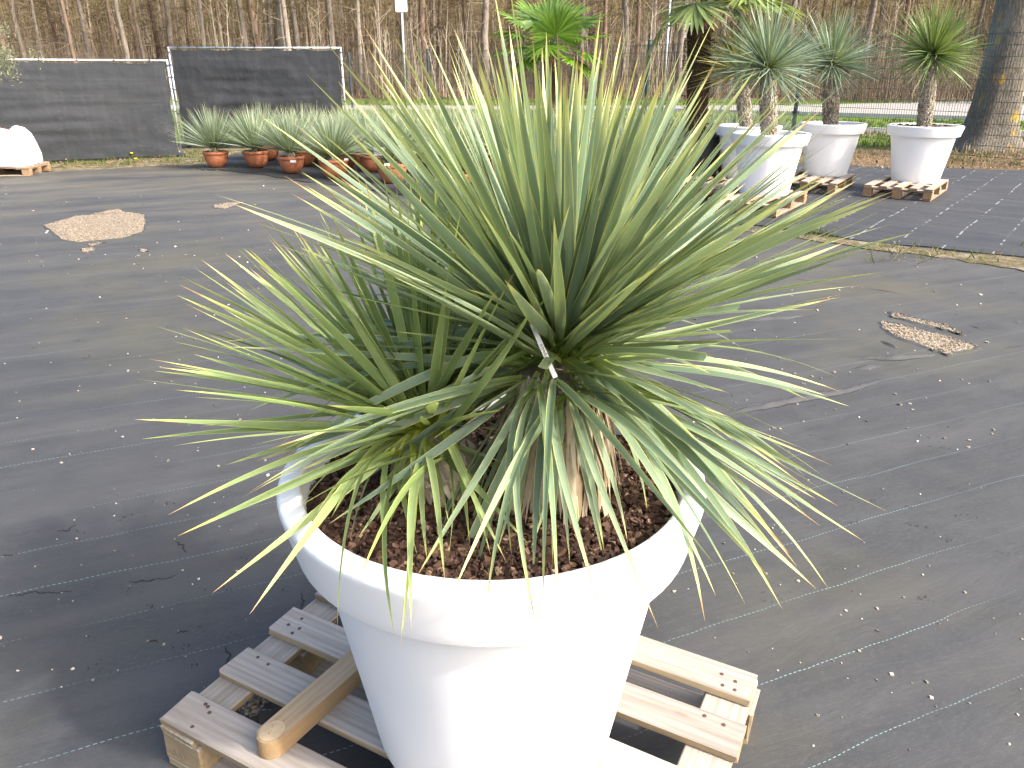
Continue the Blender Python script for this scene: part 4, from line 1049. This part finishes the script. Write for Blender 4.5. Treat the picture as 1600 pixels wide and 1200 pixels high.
# ------------------------------------------------------------------ windbreak panels
def windbreak(label, a, b, z0, z1, seed, lean=0.0):
    a, b = Vector((*a[:2], 0)), Vector((*b[:2], 0)); d = b - a; L = d.length; ang = math.atan2(d.y, d.x)
    o = thing('windbreak_panel', label, 'fence panel', tuple(a), ang)
    h = z1 - .03
    for x in (0, L):
        mb = MB(); mb.tube([(x, 0, .0), (x, 0, z1)], [.021, .021], 10); mb.obj('upright', M['galv'], o)
    for z in (z0 + .02, z1 - .02):
        mb = MB(); mb.tube([(.02, 0, z), (L - .02, 0, z)], [.019, .019], 10); mb.obj('rail', M['galv'], o)
    mb = MB(); x = .1
    while x < L: mb.tube([(x, .004, z0 + .02), (x, .004, z1 - .02)], [.0022, .0022], 4, False); x += .11
    for k in range(8): z = z0 + .1 + (z1 - z0 - .2) * k / 7; mb.tube([(.02, -.002, z), (L - .02, -.002, z)], [.002, .002], 4, False)
    tag(mb.obj('wire_grid', M['galv'], o), kind='stuff')
    mb = MB(); nx, nz = 90, 50; r2 = random.Random(seed)
    for j in range(nz + 1):
        for i in range(nx + 1):
            u, v = i / nx, j / nz
            edge = math.sin(math.pi * u) * math.sin(math.pi * v)
            sagtop = .028 * abs(math.sin(u * math.pi * 5)) * v ** 8; inset = .028 * abs(math.sin(v * 9)) * (math.exp(-u * 30) + math.exp(-(1 - u) * 30))
            xx = .035 + (L - .07) * u + inset * (1 if u < .5 else -1); zz = z0 - .03 + (z1 - z0 - .015) * v - sagtop
            yy = -.028 + edge * .045 * mnoise.noise((u * 5, v * 4, seed)) + edge * .03 * mnoise.noise((u * 3, v * 14, seed + 3)) + .012 * mnoise.noise((u * 14, v * 9, seed + 6)) - .035 * edge
            mb.v.append((xx, yy, zz)); mb.uv.append((u, v))
    for j in range(nz):
        for i in range(nx):
            q = j * (nx + 1) + i; mb.f.append((q, q + 1, q + nx + 2, q + nx + 1)); mb.mi.append(0)
    mb.obj('fabric', M['fabric'], o)
    for i in range(9):
        mb = MB(); x = L * (i + .5) / 9; mb.box((x, -.012, z1 - .022), (.012, .05, .048)); mb.obj('tie', M['black_plastic'], o, False)
    for i in range(8):
        for x in (0, L):
            mb = MB(); mb.box((x, -.01, z0 + .15 + (z1 - z0 - .25) * i / 7), (.055, .05, .012)); mb.obj('tie', M['black_plastic'], o, False)
    for x in (.0, L):
        mb = MB(); mb.box((x, .12, .0), (.12, .35, .06)); mb.obj('foot_block', M['black_plastic'], o, False)
    return o
lb = hit(284, 243, 0); la = hit(-260, 268, 0)
windbreak('galvanised panel with grey-black mesh, behind the white-wrapped load', (la[0], la[1]), (lb[0], lb[1]), .05, 1.72, 2)
rb0 = hit(287, 230, 0); rb1 = hity(541, 190, rb0[1] + .1)
windbreak('galvanised panel with dusty black mesh, behind the terracotta pots', (rb0[0], rb0[1]), (rb1[0], rb1[1]), .06, 1.98, 7)

# ------------------------------------------------------------------ wire mesh fence with posts
fence = thing('mesh_fence', 'dark green wire mesh fence with square posts along the woodland edge', 'fence', (0, 0, 0))
FP = [(11.2, 11.5), (8.04, 15.76), (6.3, 18.1), (4.75, 20.2), (3.57, 21.8), (2.0, 23.9), (.36, 26.1), (-1.4, 28.4), (-3.1, 30.7), (-5.0, 33.3), (-7.04, 36.0), (-9.2, 38.9), (-11.3, 41.7)]
FTOP = 2.16
pm_ = bevel_box('post', (.07, .07, FTOP + .08), M['fence_blue'], .006)
cap_ = bevel_box('cap', (.076, .076, .03), M['black_plastic'], .004)
clip_ = bevel_box('clamp', (.11, .10, .05), M['black_plastic'], .004)
for i, (x, y) in enumerate(FP):
    if i in (3, 5, 7, 9, 11): continue
    j = min(i + 1, len(FP) - 1); k = max(i - 1, 0); ang = math.atan2(FP[j][1] - FP[k][1], FP[j][0] - FP[k][0])
    p = link('post', pm_, fence, (x, y, (FTOP + .08) / 2), (0, 0, ang)); link('cap', cap_, p, (0, 0, (FTOP + .08) / 2 + .013))
    for z in (-.85, -.45, .15, .75): link('clamp', clip_, p, (0, -.01, z))
for (a, b) in zip(FP[:-1], FP[1:]):
    L = math.dist(a, b); ang = math.atan2(b[1] - a[1], b[0] - a[0]); mb = MB(); n = int(L / .05)
    near = a[1] < 27; st = 1 if near else 2
    for k in range(0, n + 1, st): mb.tube([(L * k / n, 0, .04), (L * k / n, 0, FTOP)], [.0038, .0038], 3, False)
    for k in range(12):
        for dy in (-.007, .007): mb.tube([(0, dy, .05 + k * .19), (L, dy, .05 + k * .19)], [.0052, .0052], 3, False)
    o = mb.obj('wire_panel', M['fence_green'], fence); o.location = (a[0], a[1], 0); o.rotation_euler = (0, 0, ang); tag(o, kind='stuff')

# ------------------------------------------------------------------ sign, slim pole, barrier arm
sp = hity(634, 150, 33.0)
o = thing('road_sign', 'small white sign with a purple upward arrow on a galvanised pole', 'sign', (sp[0], sp[1], 0))
ztop = hity(628, 18, 33.0)[2]
mb = MB(); mb.tube([(0, 0, -.02), (0, 0, ztop + .55)], [.038, .038], 10); mb.obj('pole', M['galv'], o)
def rounded_plate(w, h, t, r=.05, n=5):
    pts = []
    for cx, cz, a0 in ((w / 2 - r, h / 2 - r, 0), (-w / 2 + r, h / 2 - r, 90), (-w / 2 + r, -h / 2 + r, 180), (w / 2 - r, -h / 2 + r, 270)):
        for k in range(n + 1): a = R(a0 + 90 * k / n); pts.append((cx + r * math.cos(a), cz + r * math.sin(a)))
    m = len(pts); mb = MB(); mb.add([(x, -t / 2, z) for x, z in pts] + [(x, t / 2, z) for x, z in pts], [tuple(range(m)), tuple(reversed(range(m, 2 * m)))] + [(i, m + i, m + (i + 1) % m, (i + 1) % m) for i in range(m)])
    return mb
pl = rounded_plate(.46, .62, .012); pl = pl.obj('plate', M['white_paint'], o, False, loc=(0, -.05, ztop + .29))
bk = rounded_plate(.48, .64, .03).obj('backing', M['black_plastic'], o, False, loc=(-.03, -.024, ztop + .29))
mb = MB(); mb.box((0, -.009, .10), (.022, .004, .22)); mb.add([(-.075, -.011, .12), (-.055, -.011, .105), (0, -.011, .19), (.055, -.011, .105), (.075, -.011, .12), (0, -.011, .225)], [(0, 1, 2, 5), (5, 2, 3, 4)]); mb.obj('arrow', M['purple'], pl, False)
mb = MB(); 
for i in range(4): mb.box((-.03 + .02 * i, -.008, -.12), (.008, .003, .03))
mb.obj('small_print', mat_plain('faded_pink', (.62, .42, .5), .6, .1, 5), pl, False)
sp = hity(1036, 160, 30.0); o = thing('steel_pole', 'slim bare galvanised pole standing behind the fence by the old palm', 'pole', (sp[0], sp[1], 0))
mb = MB(); mb.tube([(0, 0, -.02), (0, 0, 4.2)], [.036, .036], 10); mb.obj('shaft', M['galv'], o)
mb = MB(); mb.lathe([(.03, .1), (.042, .0), (.001, .12)], 10, (0, 0, 4.13)); mb.obj('pole_cap', M['black_plastic'], o)
a, b = hity(1562, 190, 19.5), hity(1598, 143, 19.5); dv = Vector(b - a)
o = thing('barrier_arm', 'white and black barrier arm slanting up beside the big tree', 'barrier', (a[0] + dv.x * 3.0, a[1], 0))
pw = .075; A = Vector(a) - Vector(o.location); 
mb = MB(); mb.tube([A, A + dv], [pw, pw], 12); mb.obj('arm_white', M['white_paint'], o)
mb = MB(); mb.tube([A + dv, A + dv * 1.5], [pw, pw], 12); mb.obj('arm_black', M['black_plastic'], o)
mb = MB(); mb.tube([A + dv * 1.5, A + dv * 3.0], [pw, pw], 12); mb.obj('arm_white', M['white_paint'], o)
mb = MB(); mb.tube([Vector((0, 0, -.02)), Vector((0, 0, (A + dv * 3).z + .1))], [.07, .07], 12); mb.obj('support_post', M['white_paint'], o)

# ------------------------------------------------------------------ white-wrapped load on a pallet, olive bush
bp = hit(36, 276, 0)
pallet('rough pallet under the white-wrapped load at the windbreak', (bp[0] - .60, bp[1] + .42, -.012), R(8), 'b', False, 71)
o = thing('wrapped_load', 'white plastic wrapped root ball standing on a pallet by the windbreak', 'wrapped load', (bp[0] - .60, bp[1] + .42, .132), R(8))
mb = MB(); n = 48; prof = [(.0, 0), (.56, 0), (.585, .03), (.575, .15), (.55, .30), (.50, .44), (.42, .53), (.34, .56), (.30, .55)]
vs = []; fs = []
for j, (r, z) in enumerate(prof):
    for k in range(n):
        a = 2 * math.pi * k / n; sq = (abs(math.cos(a)) ** 5 + abs(math.sin(a)) ** 5) ** (-1 / 5); q = 1 + .04 * mnoise.noise((math.cos(a) * 3, math.sin(a) * 3, z * 5)) + .03 * mnoise.noise((math.cos(a) * 9, math.sin(a) * 9, z * 3))
        vs.append((r * (sq * .9 + .1) * math.cos(a) * q, r * (sq * .65 + .1) * math.sin(a) * q, z * (1 + .05 * math.sin(a * 4))))
for j in range(len(prof) - 1):
    for k in range(n): fs.append((j * n + k, j * n + (k + 1) % n, (j + 1) * n + (k + 1) % n, (j + 1) * n + k))
mb.add(vs, fs); mb.obj('wrap', M['bag'], o)
mb = MB(); mb.lathe([(.33, .525), (.2, .56), (.001, .58)], 24); mb.obj('soil', M['peatsoil'], o)
ol = thing('olive_tree', 'grey-green olive bush growing out of the white-wrapped load', 'tree', (bp[0] - .60, bp[1] + .42, .68))
mb = MB(); r2 = random.Random(12); mb.tube([(0, 0, -.03), (.03, .02, .3), (0, 0, .6), (.02, 0, .9)], [.06, .05, .045, .03], 9)
for k in range(9):
    a = r2.uniform(0, 6.28); mb.tube([(0, 0, .6 + .03 * k), (.2 * math.cos(a), .2 * math.sin(a), .85 + .03 * k), (.36 * math.cos(a), .36 * math.sin(a), 1.0 + .05 * k)], [.018, .012, .006], 5)
mb.obj('trunk', M['bark_grey'], ol)
mb = MB()
cl = [(.12 + r2.gauss(0, .26), r2.gauss(0, .22), 1.0 + r2.gauss(0, .15)) for _ in range(48)]
for _ in range(4200):
    c = r2.choice(cl); q = [c[i] + r2.gauss(0, .065) for i in range(3)]
    mb.blade(q, (r2.gauss(0, 1), r2.gauss(0, 1), r2.gauss(.3, 1)), (r2.gauss(0, 1), r2.gauss(0, 1), 1), r2.uniform(.04, .075), r2.uniform(.010, .016), .05, 2)
tag(mb.obj('crown', M['olive'], ol), kind='stuff')

# ------------------------------------------------------------------ grass, weeds, leaf litter
def blades(name, regions, mat, label, cat, hmin, hmax, w, seed, spread=.5):
    r2 = random.Random(seed); mb = MB()
    for (n, f) in regions:
        for _ in range(n):
            x, y, z = f(r2)
            for k in range(5):
                mb.blade((x + r2.gauss(0, .03), y + r2.gauss(0, .03), z), (r2.gauss(0, spread), r2.gauss(0, spread), 1), (r2.gauss(0, 1), r2.gauss(0, 1), .1), r2.uniform(hmin, hmax), w * r2.uniform(.6, 1.3), r2.uniform(0, .15), 2)
    o = mb.obj(name, M[mat], None, True); return tag(o, label, cat, kind='stuff')
def px_region(x0, x1, y0, y1): return lambda r2: (*hit(r2.uniform(x0, x1), r2.uniform(y0, y1), -.02)[:2], -.03)
blades('grass_tufts', [(260, px_region(200, 330, 236, 255)), (170, px_region(30, 210, 249, 259)), (120, px_region(290, 560, 222, 244)), (30, px_region(300, 400, 262, 268))], 'grass', 'grass tufts growing along the foot of the windbreak panels', 'grass', .03, .11, .008, 1)
blades('dry_grass', [(170, px_region(40, 290, 244, 262)), (60, px_region(280, 520, 225, 246))], 'drygrass', 'straw-coloured grass along the foot of the windbreak panels', 'grass', .03, .10, .007, 2, .9)
blades('grass_fringe', [(520, px_region(1250, 1620, 216, 245)), (130, px_region(1460, 1620, 236, 262)), (30, px_region(1240, 1300, 366, 376)), (22, px_region(1345, 1600, 388, 414))], 'grass', 'green grass fringe along the foot of the mesh fence', 'grass', .04, .16, .010, 3)
blades('dead_grass', [(300, px_region(1300, 1620, 240, 264)), (12, px_region(1345, 1600, 388, 416))], 'drygrass', 'dead grass and stalks at the foot of the mesh fence', 'grass', .04, .22, .008, 4, 1.0)
blades('lawn_grass', [(900, lambda r2: (r2.uniform(-8, 9), r2.uniform(38, 50), -.02)), (700, lambda r2: (r2.uniform(9, 22), r2.uniform(20, 27), -.02)), (500, lambda r2: (r2.uniform(3, 12), r2.uniform(17, 23), -.02))], 'grass', 'mown grass on the verge beyond the fence', 'grass', .06, .16, .03, 5)
mb = MB(); r2 = random.Random(31)
for (n, f) in ((900, px_region(1290, 1620, 240, 268)), (60, px_region(40, 330, 248, 262)), (1500, lambda q: (q.uniform(-12, 30), q.uniform(49, 56), -.01)), (250, lambda q: (q.uniform(5, 16), q.uniform(19.2, 22), -.01))):
    for _ in range(n):
        x, y, z = f(r2); s = r2.uniform(.03, .075) * (1 if y < 30 else 2.5)
        mb.blade((x, y, -.012 + r2.uniform(0, .05)), (r2.gauss(0, 1), r2.gauss(0, 1), r2.gauss(.1, .35)), (0, 0, 1), s, s * .7, r2.uniform(-.25, .25), 2)
tag(mb.obj('fallen_leaves', M['litter'], None, False), 'brown fallen leaves strewn along the fence and the wood edge', 'leaves', kind='stuff')
for i, (x, y) in enumerate(((199, 245), (206, 247), (212, 256))):
    p = hit(x, y, 0); o = thing('dandelion', 'yellow dandelion flowering at the foot of the windbreak', 'flower', (p[0], p[1], -.02), 0, 'dandelions below the windbreak')
    mb = MB(); mb.tube([(0, 0, 0), (.005, 0, .06), (.01, 0, .10)], [.004, .003, .003], 5); mb.obj('stalk', M['grass'], o)
    mb = MB(); mb.lathe([(.003, 0), (.025, .012), (.03, .018), (.018, .026), (.001, .028)], 12, (.01, 0, .095)); mb.obj('flower_head', M['flower'], o)

# ------------------------------------------------------------------ the big trunk behind the fence on the right
bt = hity(1549, 200, 16.5); bt[2] = 0
o = thing('big_tree', 'massive grey trunk with orange lichen right behind the mesh fence', 'tree', tuple(bt))
mb = MB(); ns, nr = 44, 40; vs = []; fs = []
for j in range(nr + 1):
    q = j / nr; z = -.05 + 12 * q ** 1.5
    r = .43 + .36 * math.exp(-max(z, 0) * 3.0) - .010 * z
    for k in range(ns):
        a = 2 * math.pi * k / ns
        rr = r * (1 + .07 * math.sin(a * 5 + 1) * math.exp(-max(z, 0) * 1.1) + .035 * mnoise.noise((math.cos(a) * 3, math.sin(a) * 3, z * .6)) + .02 * mnoise.noise((math.cos(a) * 11, math.sin(a) * 11, z * 1.2)))
        vs.append((rr * math.cos(a), rr * math.sin(a), z))
for j in range(nr):
    for k in range(ns): fs.append((j * ns + k, j * ns + (k + 1) % ns, (j + 1) * ns + (k + 1) % ns, (j + 1) * ns + k))
mb.add(vs, fs); mb.obj('trunk', M['bark_big'], o)
mb = MB(); r2 = random.Random(3)
for k in range(16):
    a = r2.uniform(0, 6.28); z = r2.uniform(6.5, 11.5); l = r2.uniform(2.5, 5)
    P = [Vector((0, 0, z)), Vector((math.cos(a) * l * .5, math.sin(a) * l * .5, z + l * .35)), Vector((math.cos(a) * l, math.sin(a) * l, z + l * .9))]
    mb.tube(P, [.16, .09, .04], 7)
    for _ in range(14):
        t = P[1].lerp(P[2], r2.random()); d = Vector((r2.gauss(0, 1), r2.gauss(0, 1), r2.uniform(.2, 1.2))); mb.tube([t, t + d * .6, t + d * 1.1 + Vector((0, 0, .2))], [.025, .014, .005], 4)
mb.obj('crown', M['bark_grey'], o)
mb = MB()
for _ in range(120):
    a = r2.uniform(2.6, 6.8); r = r2.uniform(.75, 1.1); mb.blade((r * math.cos(a), r * math.sin(a), -.03), (r2.gauss(0, .5), r2.gauss(0, .5), 1), (0, -1, 0), r2.uniform(.1, .4), .015, .1, 3)
tag(mb.obj('basal_weeds', M['drygrass'], o), kind='stuff')

# ------------------------------------------------------------------ the wood
def spray(mb, c, d, L, r2, n=14, w=.05):
    """a drooping side branch set with short needle sprays"""
    c, d = Vector(c), Vector(d)
    for i in range(n):
        q = r2.random() ** .7; p = c + d * (L * q) - Vector((0, 0, .25 * L * q * q)) + Vector((r2.gauss(0, .12), r2.gauss(0, .12), r2.gauss(0, .10)))
        mb.blade(p, (d.x + r2.gauss(0, .7), d.y + r2.gauss(0, .7), r2.gauss(-.3, .4)), (r2.gauss(0, .3), r2.gauss(0, .3), 1), r2.uniform(.14, .42), w * r2.uniform(.5, 1.5), r2.uniform(0, .1), 2)
def conifer_meshes(seed, bark, needle, r0, H, zc, dens, brown=.5):
    r2 = random.Random(seed); mb = MB(); bend = r2.uniform(-.25, .25); k2 = r2.uniform(.4, .9)
    pt = lambda z: Vector((bend * math.sin(z * k2 * .35) * .7 + .06 * math.sin(z * 1.3 + seed), .1 * math.sin(z * .4 + seed), z))
    zs = [-.1, .25, .8, 1.6, 2.6, 3.8, 5, 6.5, 8, 10, 12, H]
    mb.tube([pt(z) for z in zs], [r0 * (1.35 if z < .1 else 1.12 if z < .5 else 1) * (1 - .8 * max(z, 0) / (H + 2)) for z in zs], 10)
    for _ in range(34):                                  # dead lower branches and stubs
        z = r2.uniform(1.0, zc + 3); a = r2.uniform(0, 6.28); l = r2.uniform(.25, 1.9); d = Vector((math.cos(a), math.sin(a), r2.uniform(-.35, .3)))
        mb.tube([pt(z), pt(z) + d * l * .6, pt(z) + d * l + Vector((0, 0, r2.uniform(-.2, .15)))], [.022, .013, .005], 4, False)
    trunk = mb.mesh('trunk', M[bark], True)
    mb = MB(); z = zc
    while z < H:
        for _ in range(dens):
            a = r2.uniform(0, 6.28); l = (1 - (z - zc) / (H - zc + 1)) * r2.uniform(1.2, 2.6) + .3
            spray(mb, pt(z + r2.uniform(-.2, .2)), (math.cos(a), math.sin(a), r2.uniform(-.25, .1)), l, r2, 24, .032)
        z += .55
    return trunk, mb.mesh('crown', M[needle], True)
TREES = [conifer_meshes(400, 'bark_grey', 'needle', .20, 15, 4.6, 5), conifer_meshes(401, 'bark_brown', 'needle_brown', .17, 14, 4.0, 5), conifer_meshes(402, 'bark_grey', 'needle', .24, 16, 5.2, 5),
         conifer_meshes(403, 'bark_brown', 'needle', .14, 13, 3.4, 5), conifer_meshes(404, 'bark_grey', 'needle_brown', .19, 15, 3.8, 6)]
YOUNG = [conifer_meshes(410 + i, 'bark_brown', ('needle', 'needle_brown', 'needle')[i], .07, 8, .7, 6) for i in range(3)]
def put_tree(name, meshes, loc, s, rz, label, group, cat='tree'):
    o = thing(name, label, cat, loc, rz, group); o.scale = s
    link('trunk', meshes[0], o); tag(link('crown', meshes[1], o), kind='stuff'); return o
LBL = {0: 'tall conifer with bare grey trunk at the edge of the wood', 1: 'tall conifer with reddish-brown trunk and brown lower twigs in the wood', 2: 'stout grey-trunked conifer at the edge of the wood', 3: 'slim brown-trunked conifer in the wood', 4: 'grey conifer trunk with low brown dead twigs in the wood'}
r2 = random.Random(90)
seen = [(46, 9, 4), (148, 9, 0), (190, 7, 3), (207, 9, 0), (222, 7, 3), (258, 9, 1), (279, 11, 0), (392, 9, 0), (410, 14, 1), (446, 13, 2), (458, 9, 0), (491, 7, 3), (508, 8, 3), (527, 12, 2), (565, 8, 4), (596, 7, 3), (664, 12, 1), (690, 9, 3), (757, 13, 2), (727, 7, 3),
        (905, 9, 0), (940, 8, 3), (972, 12, 0), (992, 8, 1), (1060, 10, 0), (1120, 9, 4), (1225, 10, 0), (1345, 11, 2), (1395, 9, 1), (1560, 14, 1), (100, 7, 3), (125, 7, 1), (20, 8, 1), (330, 8, 4), (355, 7, 3), (310, 6, 3), (-40, 12, 2), (1660, 12, 0), (230, 6, 4), (75, 6, 4)]
for i, (px, wpx, k) in enumerate(seen):
    d = r2.uniform(46, 62); b = hity(px, 140, d); s = (wpx / F_PX * d * .95) / (2 * [.20, .17, .24, .14, .19][k])
    s = min(1.7, max(.6, s))
    put_tree('conifer', TREES[k], (b[0], d, -.02), (s, s, r2.uniform(.9, 1.15)), r2.uniform(0, 6.28), LBL[k], 'conifers in the wood, kind %s' % 'abcde'[k])
for i in range(110):
    d = 58 + 38 * r2.random() ** .8; x = r2.uniform(-.82, .86) * d; k = r2.randrange(5); s = r2.uniform(.7, 1.1)
    put_tree('conifer', TREES[k], (x, d, -.02), (s, s, r2.uniform(.85, 1.2)), r2.uniform(0, 6.28), LBL[k], 'conifers in the wood, kind %s' % 'abcde'[k])
for i in range(130):
    d = 62 + 36 * r2.random(); x = r2.uniform(-.82, .86) * d; k = r2.randrange(3); s = r2.uniform(.8, 1.35)
    put_tree('young_conifer', YOUNG[k], (x, d, -.02), (s, s, s), r2.uniform(0, 6.28), ('young conifer', 'browned young conifer', 'bushy young conifer')[k] + ' with low branches deep in the wood', 'young conifers deep in the wood, kind %s' % 'abc'[k])

def thicket_mesh(seed, n, H, w, mat, rad=.012, curve=.5):
    r2 = random.Random(seed); mb = MB()
    for _ in range(n):
        x, y = r2.gauss(0, w * .4), r2.gauss(0, w * .3); h = H * r2.uniform(.45, 1.05); lx, ly = x * .35 + r2.gauss(0, .22), y * .3 + r2.gauss(0, .2)
        r = rad * r2.uniform(.6, 1.4); P = [Vector((x, y, -.05)), Vector((x + lx * .3, y + ly * .3, h * .4)), Vector((x + lx * .8 + r2.gauss(0, .05), y + ly * .8, h * .75)), Vector((x + lx * 1.3, y + ly * 1.3, h))]
        mb.tube(P, [r, r * .8, r * .55, r * .25], 3, False)
        for _ in range(4):
            t = r2.uniform(.3, .95); p = P[1].lerp(P[3], t); d = Vector((r2.gauss(0, .5), r2.gauss(0, .5), r2.uniform(.3, 1))); l = h * r2.uniform(.08, .25)
            mb.tube([p, p + d * l * .6, p + d * l], [r * .45, r * .3, r * .12], 3, False)
    return mb.mesh('twigs', M[mat], True)
THK = [thicket_mesh(500 + i, 90, (2.2, 2.8, 3.4, 1.6)[i], (2.2, 2.0, 2.4, 2.6)[i], 'twig') for i in range(4)]
SAP = [thicket_mesh(510 + i, 7, (5.5, 6.5, 4.8)[i], 1.6, 'twig_pale', .035) for i in range(3)]
def bush(name, mesh, loc, s, label, group):
    o = thing(name, label, 'shrub', loc, r2.uniform(0, 6.28), group); o.scale = s; tag(link('twigs', mesh, o), kind='stuff'); return o
for i in range(90):
    d = r2.uniform(49, 58); x = r2.uniform(-.62, .72) * d; s = r2.uniform(.7, 1.15); k = r2.randrange(4)
    bush('bare_shrub', THK[k], (x, d, -.02), (s, s, s * r2.uniform(.8, 1.2)), 'bare brown shrub in the thicket at the wood edge', 'bare shrubs at the wood edge')
for i, px in enumerate((585, 600, 612, 640, 655, 700, 720, 735, 905, 925, 945, 965, 1005, 1015, 1040, 1055, 1075, 1130, 1150, 355, 362, 340, 505, 492, 415, 1240, 1270, 1330, 1375)):
    d = r2.uniform(46, 51); b = hity(px, 140, d); s = r2.uniform(.8, 1.1)
    bush('pale_sapling', SAP[i % 3], (b[0], d, -.02), (s * .7, s * .7, s), 'cluster of pale thin bare saplings at the wood edge', 'pale saplings at the wood edge')
for i, px in enumerate((1340, 1375, 1410, 1470, 1520, 1580, 1620, 1290, 1240)):
    d = r2.uniform(40, 47); b = hity(px, 140, d); s = r2.uniform(.9, 1.3)
    bush('bare_shrub', THK[i % 4], (b[0], d, -.02), (s, s, s), 'bare brown shrub in the thicket at the wood edge', 'bare shrubs at the wood edge')
mb = MB(); r3 = random.Random(5)                        # standing dead bracken in front of the thicket
for _ in range(5200):
    d = r3.uniform(47.5, 54); x = r3.uniform(-.35, .75) * d
    mb.blade((x, d, -.03), (r3.gauss(0, .35), r3.gauss(0, .35), 1), (r3.gauss(0, 1), r3.gauss(0, 1), .1), r3.uniform(.4, 1.15), r3.uniform(.02, .05), r3.uniform(0, .15), 2)
tag(mb.obj('dead_bracken', M['litter'], None, True), 'rusty brown dead bracken standing at the wood edge', 'bracken', kind='stuff')

# the wood farther in: a mass of stems and twigs nobody could count
mb = MB(); r4 = random.Random(6)
for _ in range(9000):
    d = r4.uniform(66, 98); x = r4.uniform(-.85, .9) * d
    mb.blade((x, d, -.05), (r4.gauss(0, .10), r4.gauss(0, .10), 1), (r4.gauss(0, 1), r4.gauss(0, 1), .1), r4.uniform(2.0, 10), r4.uniform(.04, .13), r4.gauss(0, .02), 2)
tag(mb.obj('distant_stems', M['twig'], None, True), 'mass of thin brown stems far inside the wood', 'undergrowth', kind='stuff')
for nm, mt, n, lb in (('distant_needles', 'needle', 15000, 'olive-green haze of needle twigs far inside the wood'), ('distant_dead_twigs', 'needle_brown', 15000, 'brown haze of dead twigs far inside the wood')):
    mb = MB()
    for _ in range(n):
        d = r4.uniform(64, 97); x = r4.uniform(-.85, .9) * d; z = 12 * r4.random() ** .9
        mb.blade((x, d, z), (r4.gauss(0, 1), r4.gauss(0, 1), r4.gauss(-.15, .5)), (r4.gauss(0, .4), r4.gauss(0, .4), 1), r4.uniform(.3, 1.3), r4.uniform(.03, .11), r4.gauss(0, .08), 2)
    tag(mb.obj(nm, M[mt], None, True), lb, 'undergrowth', kind='stuff')
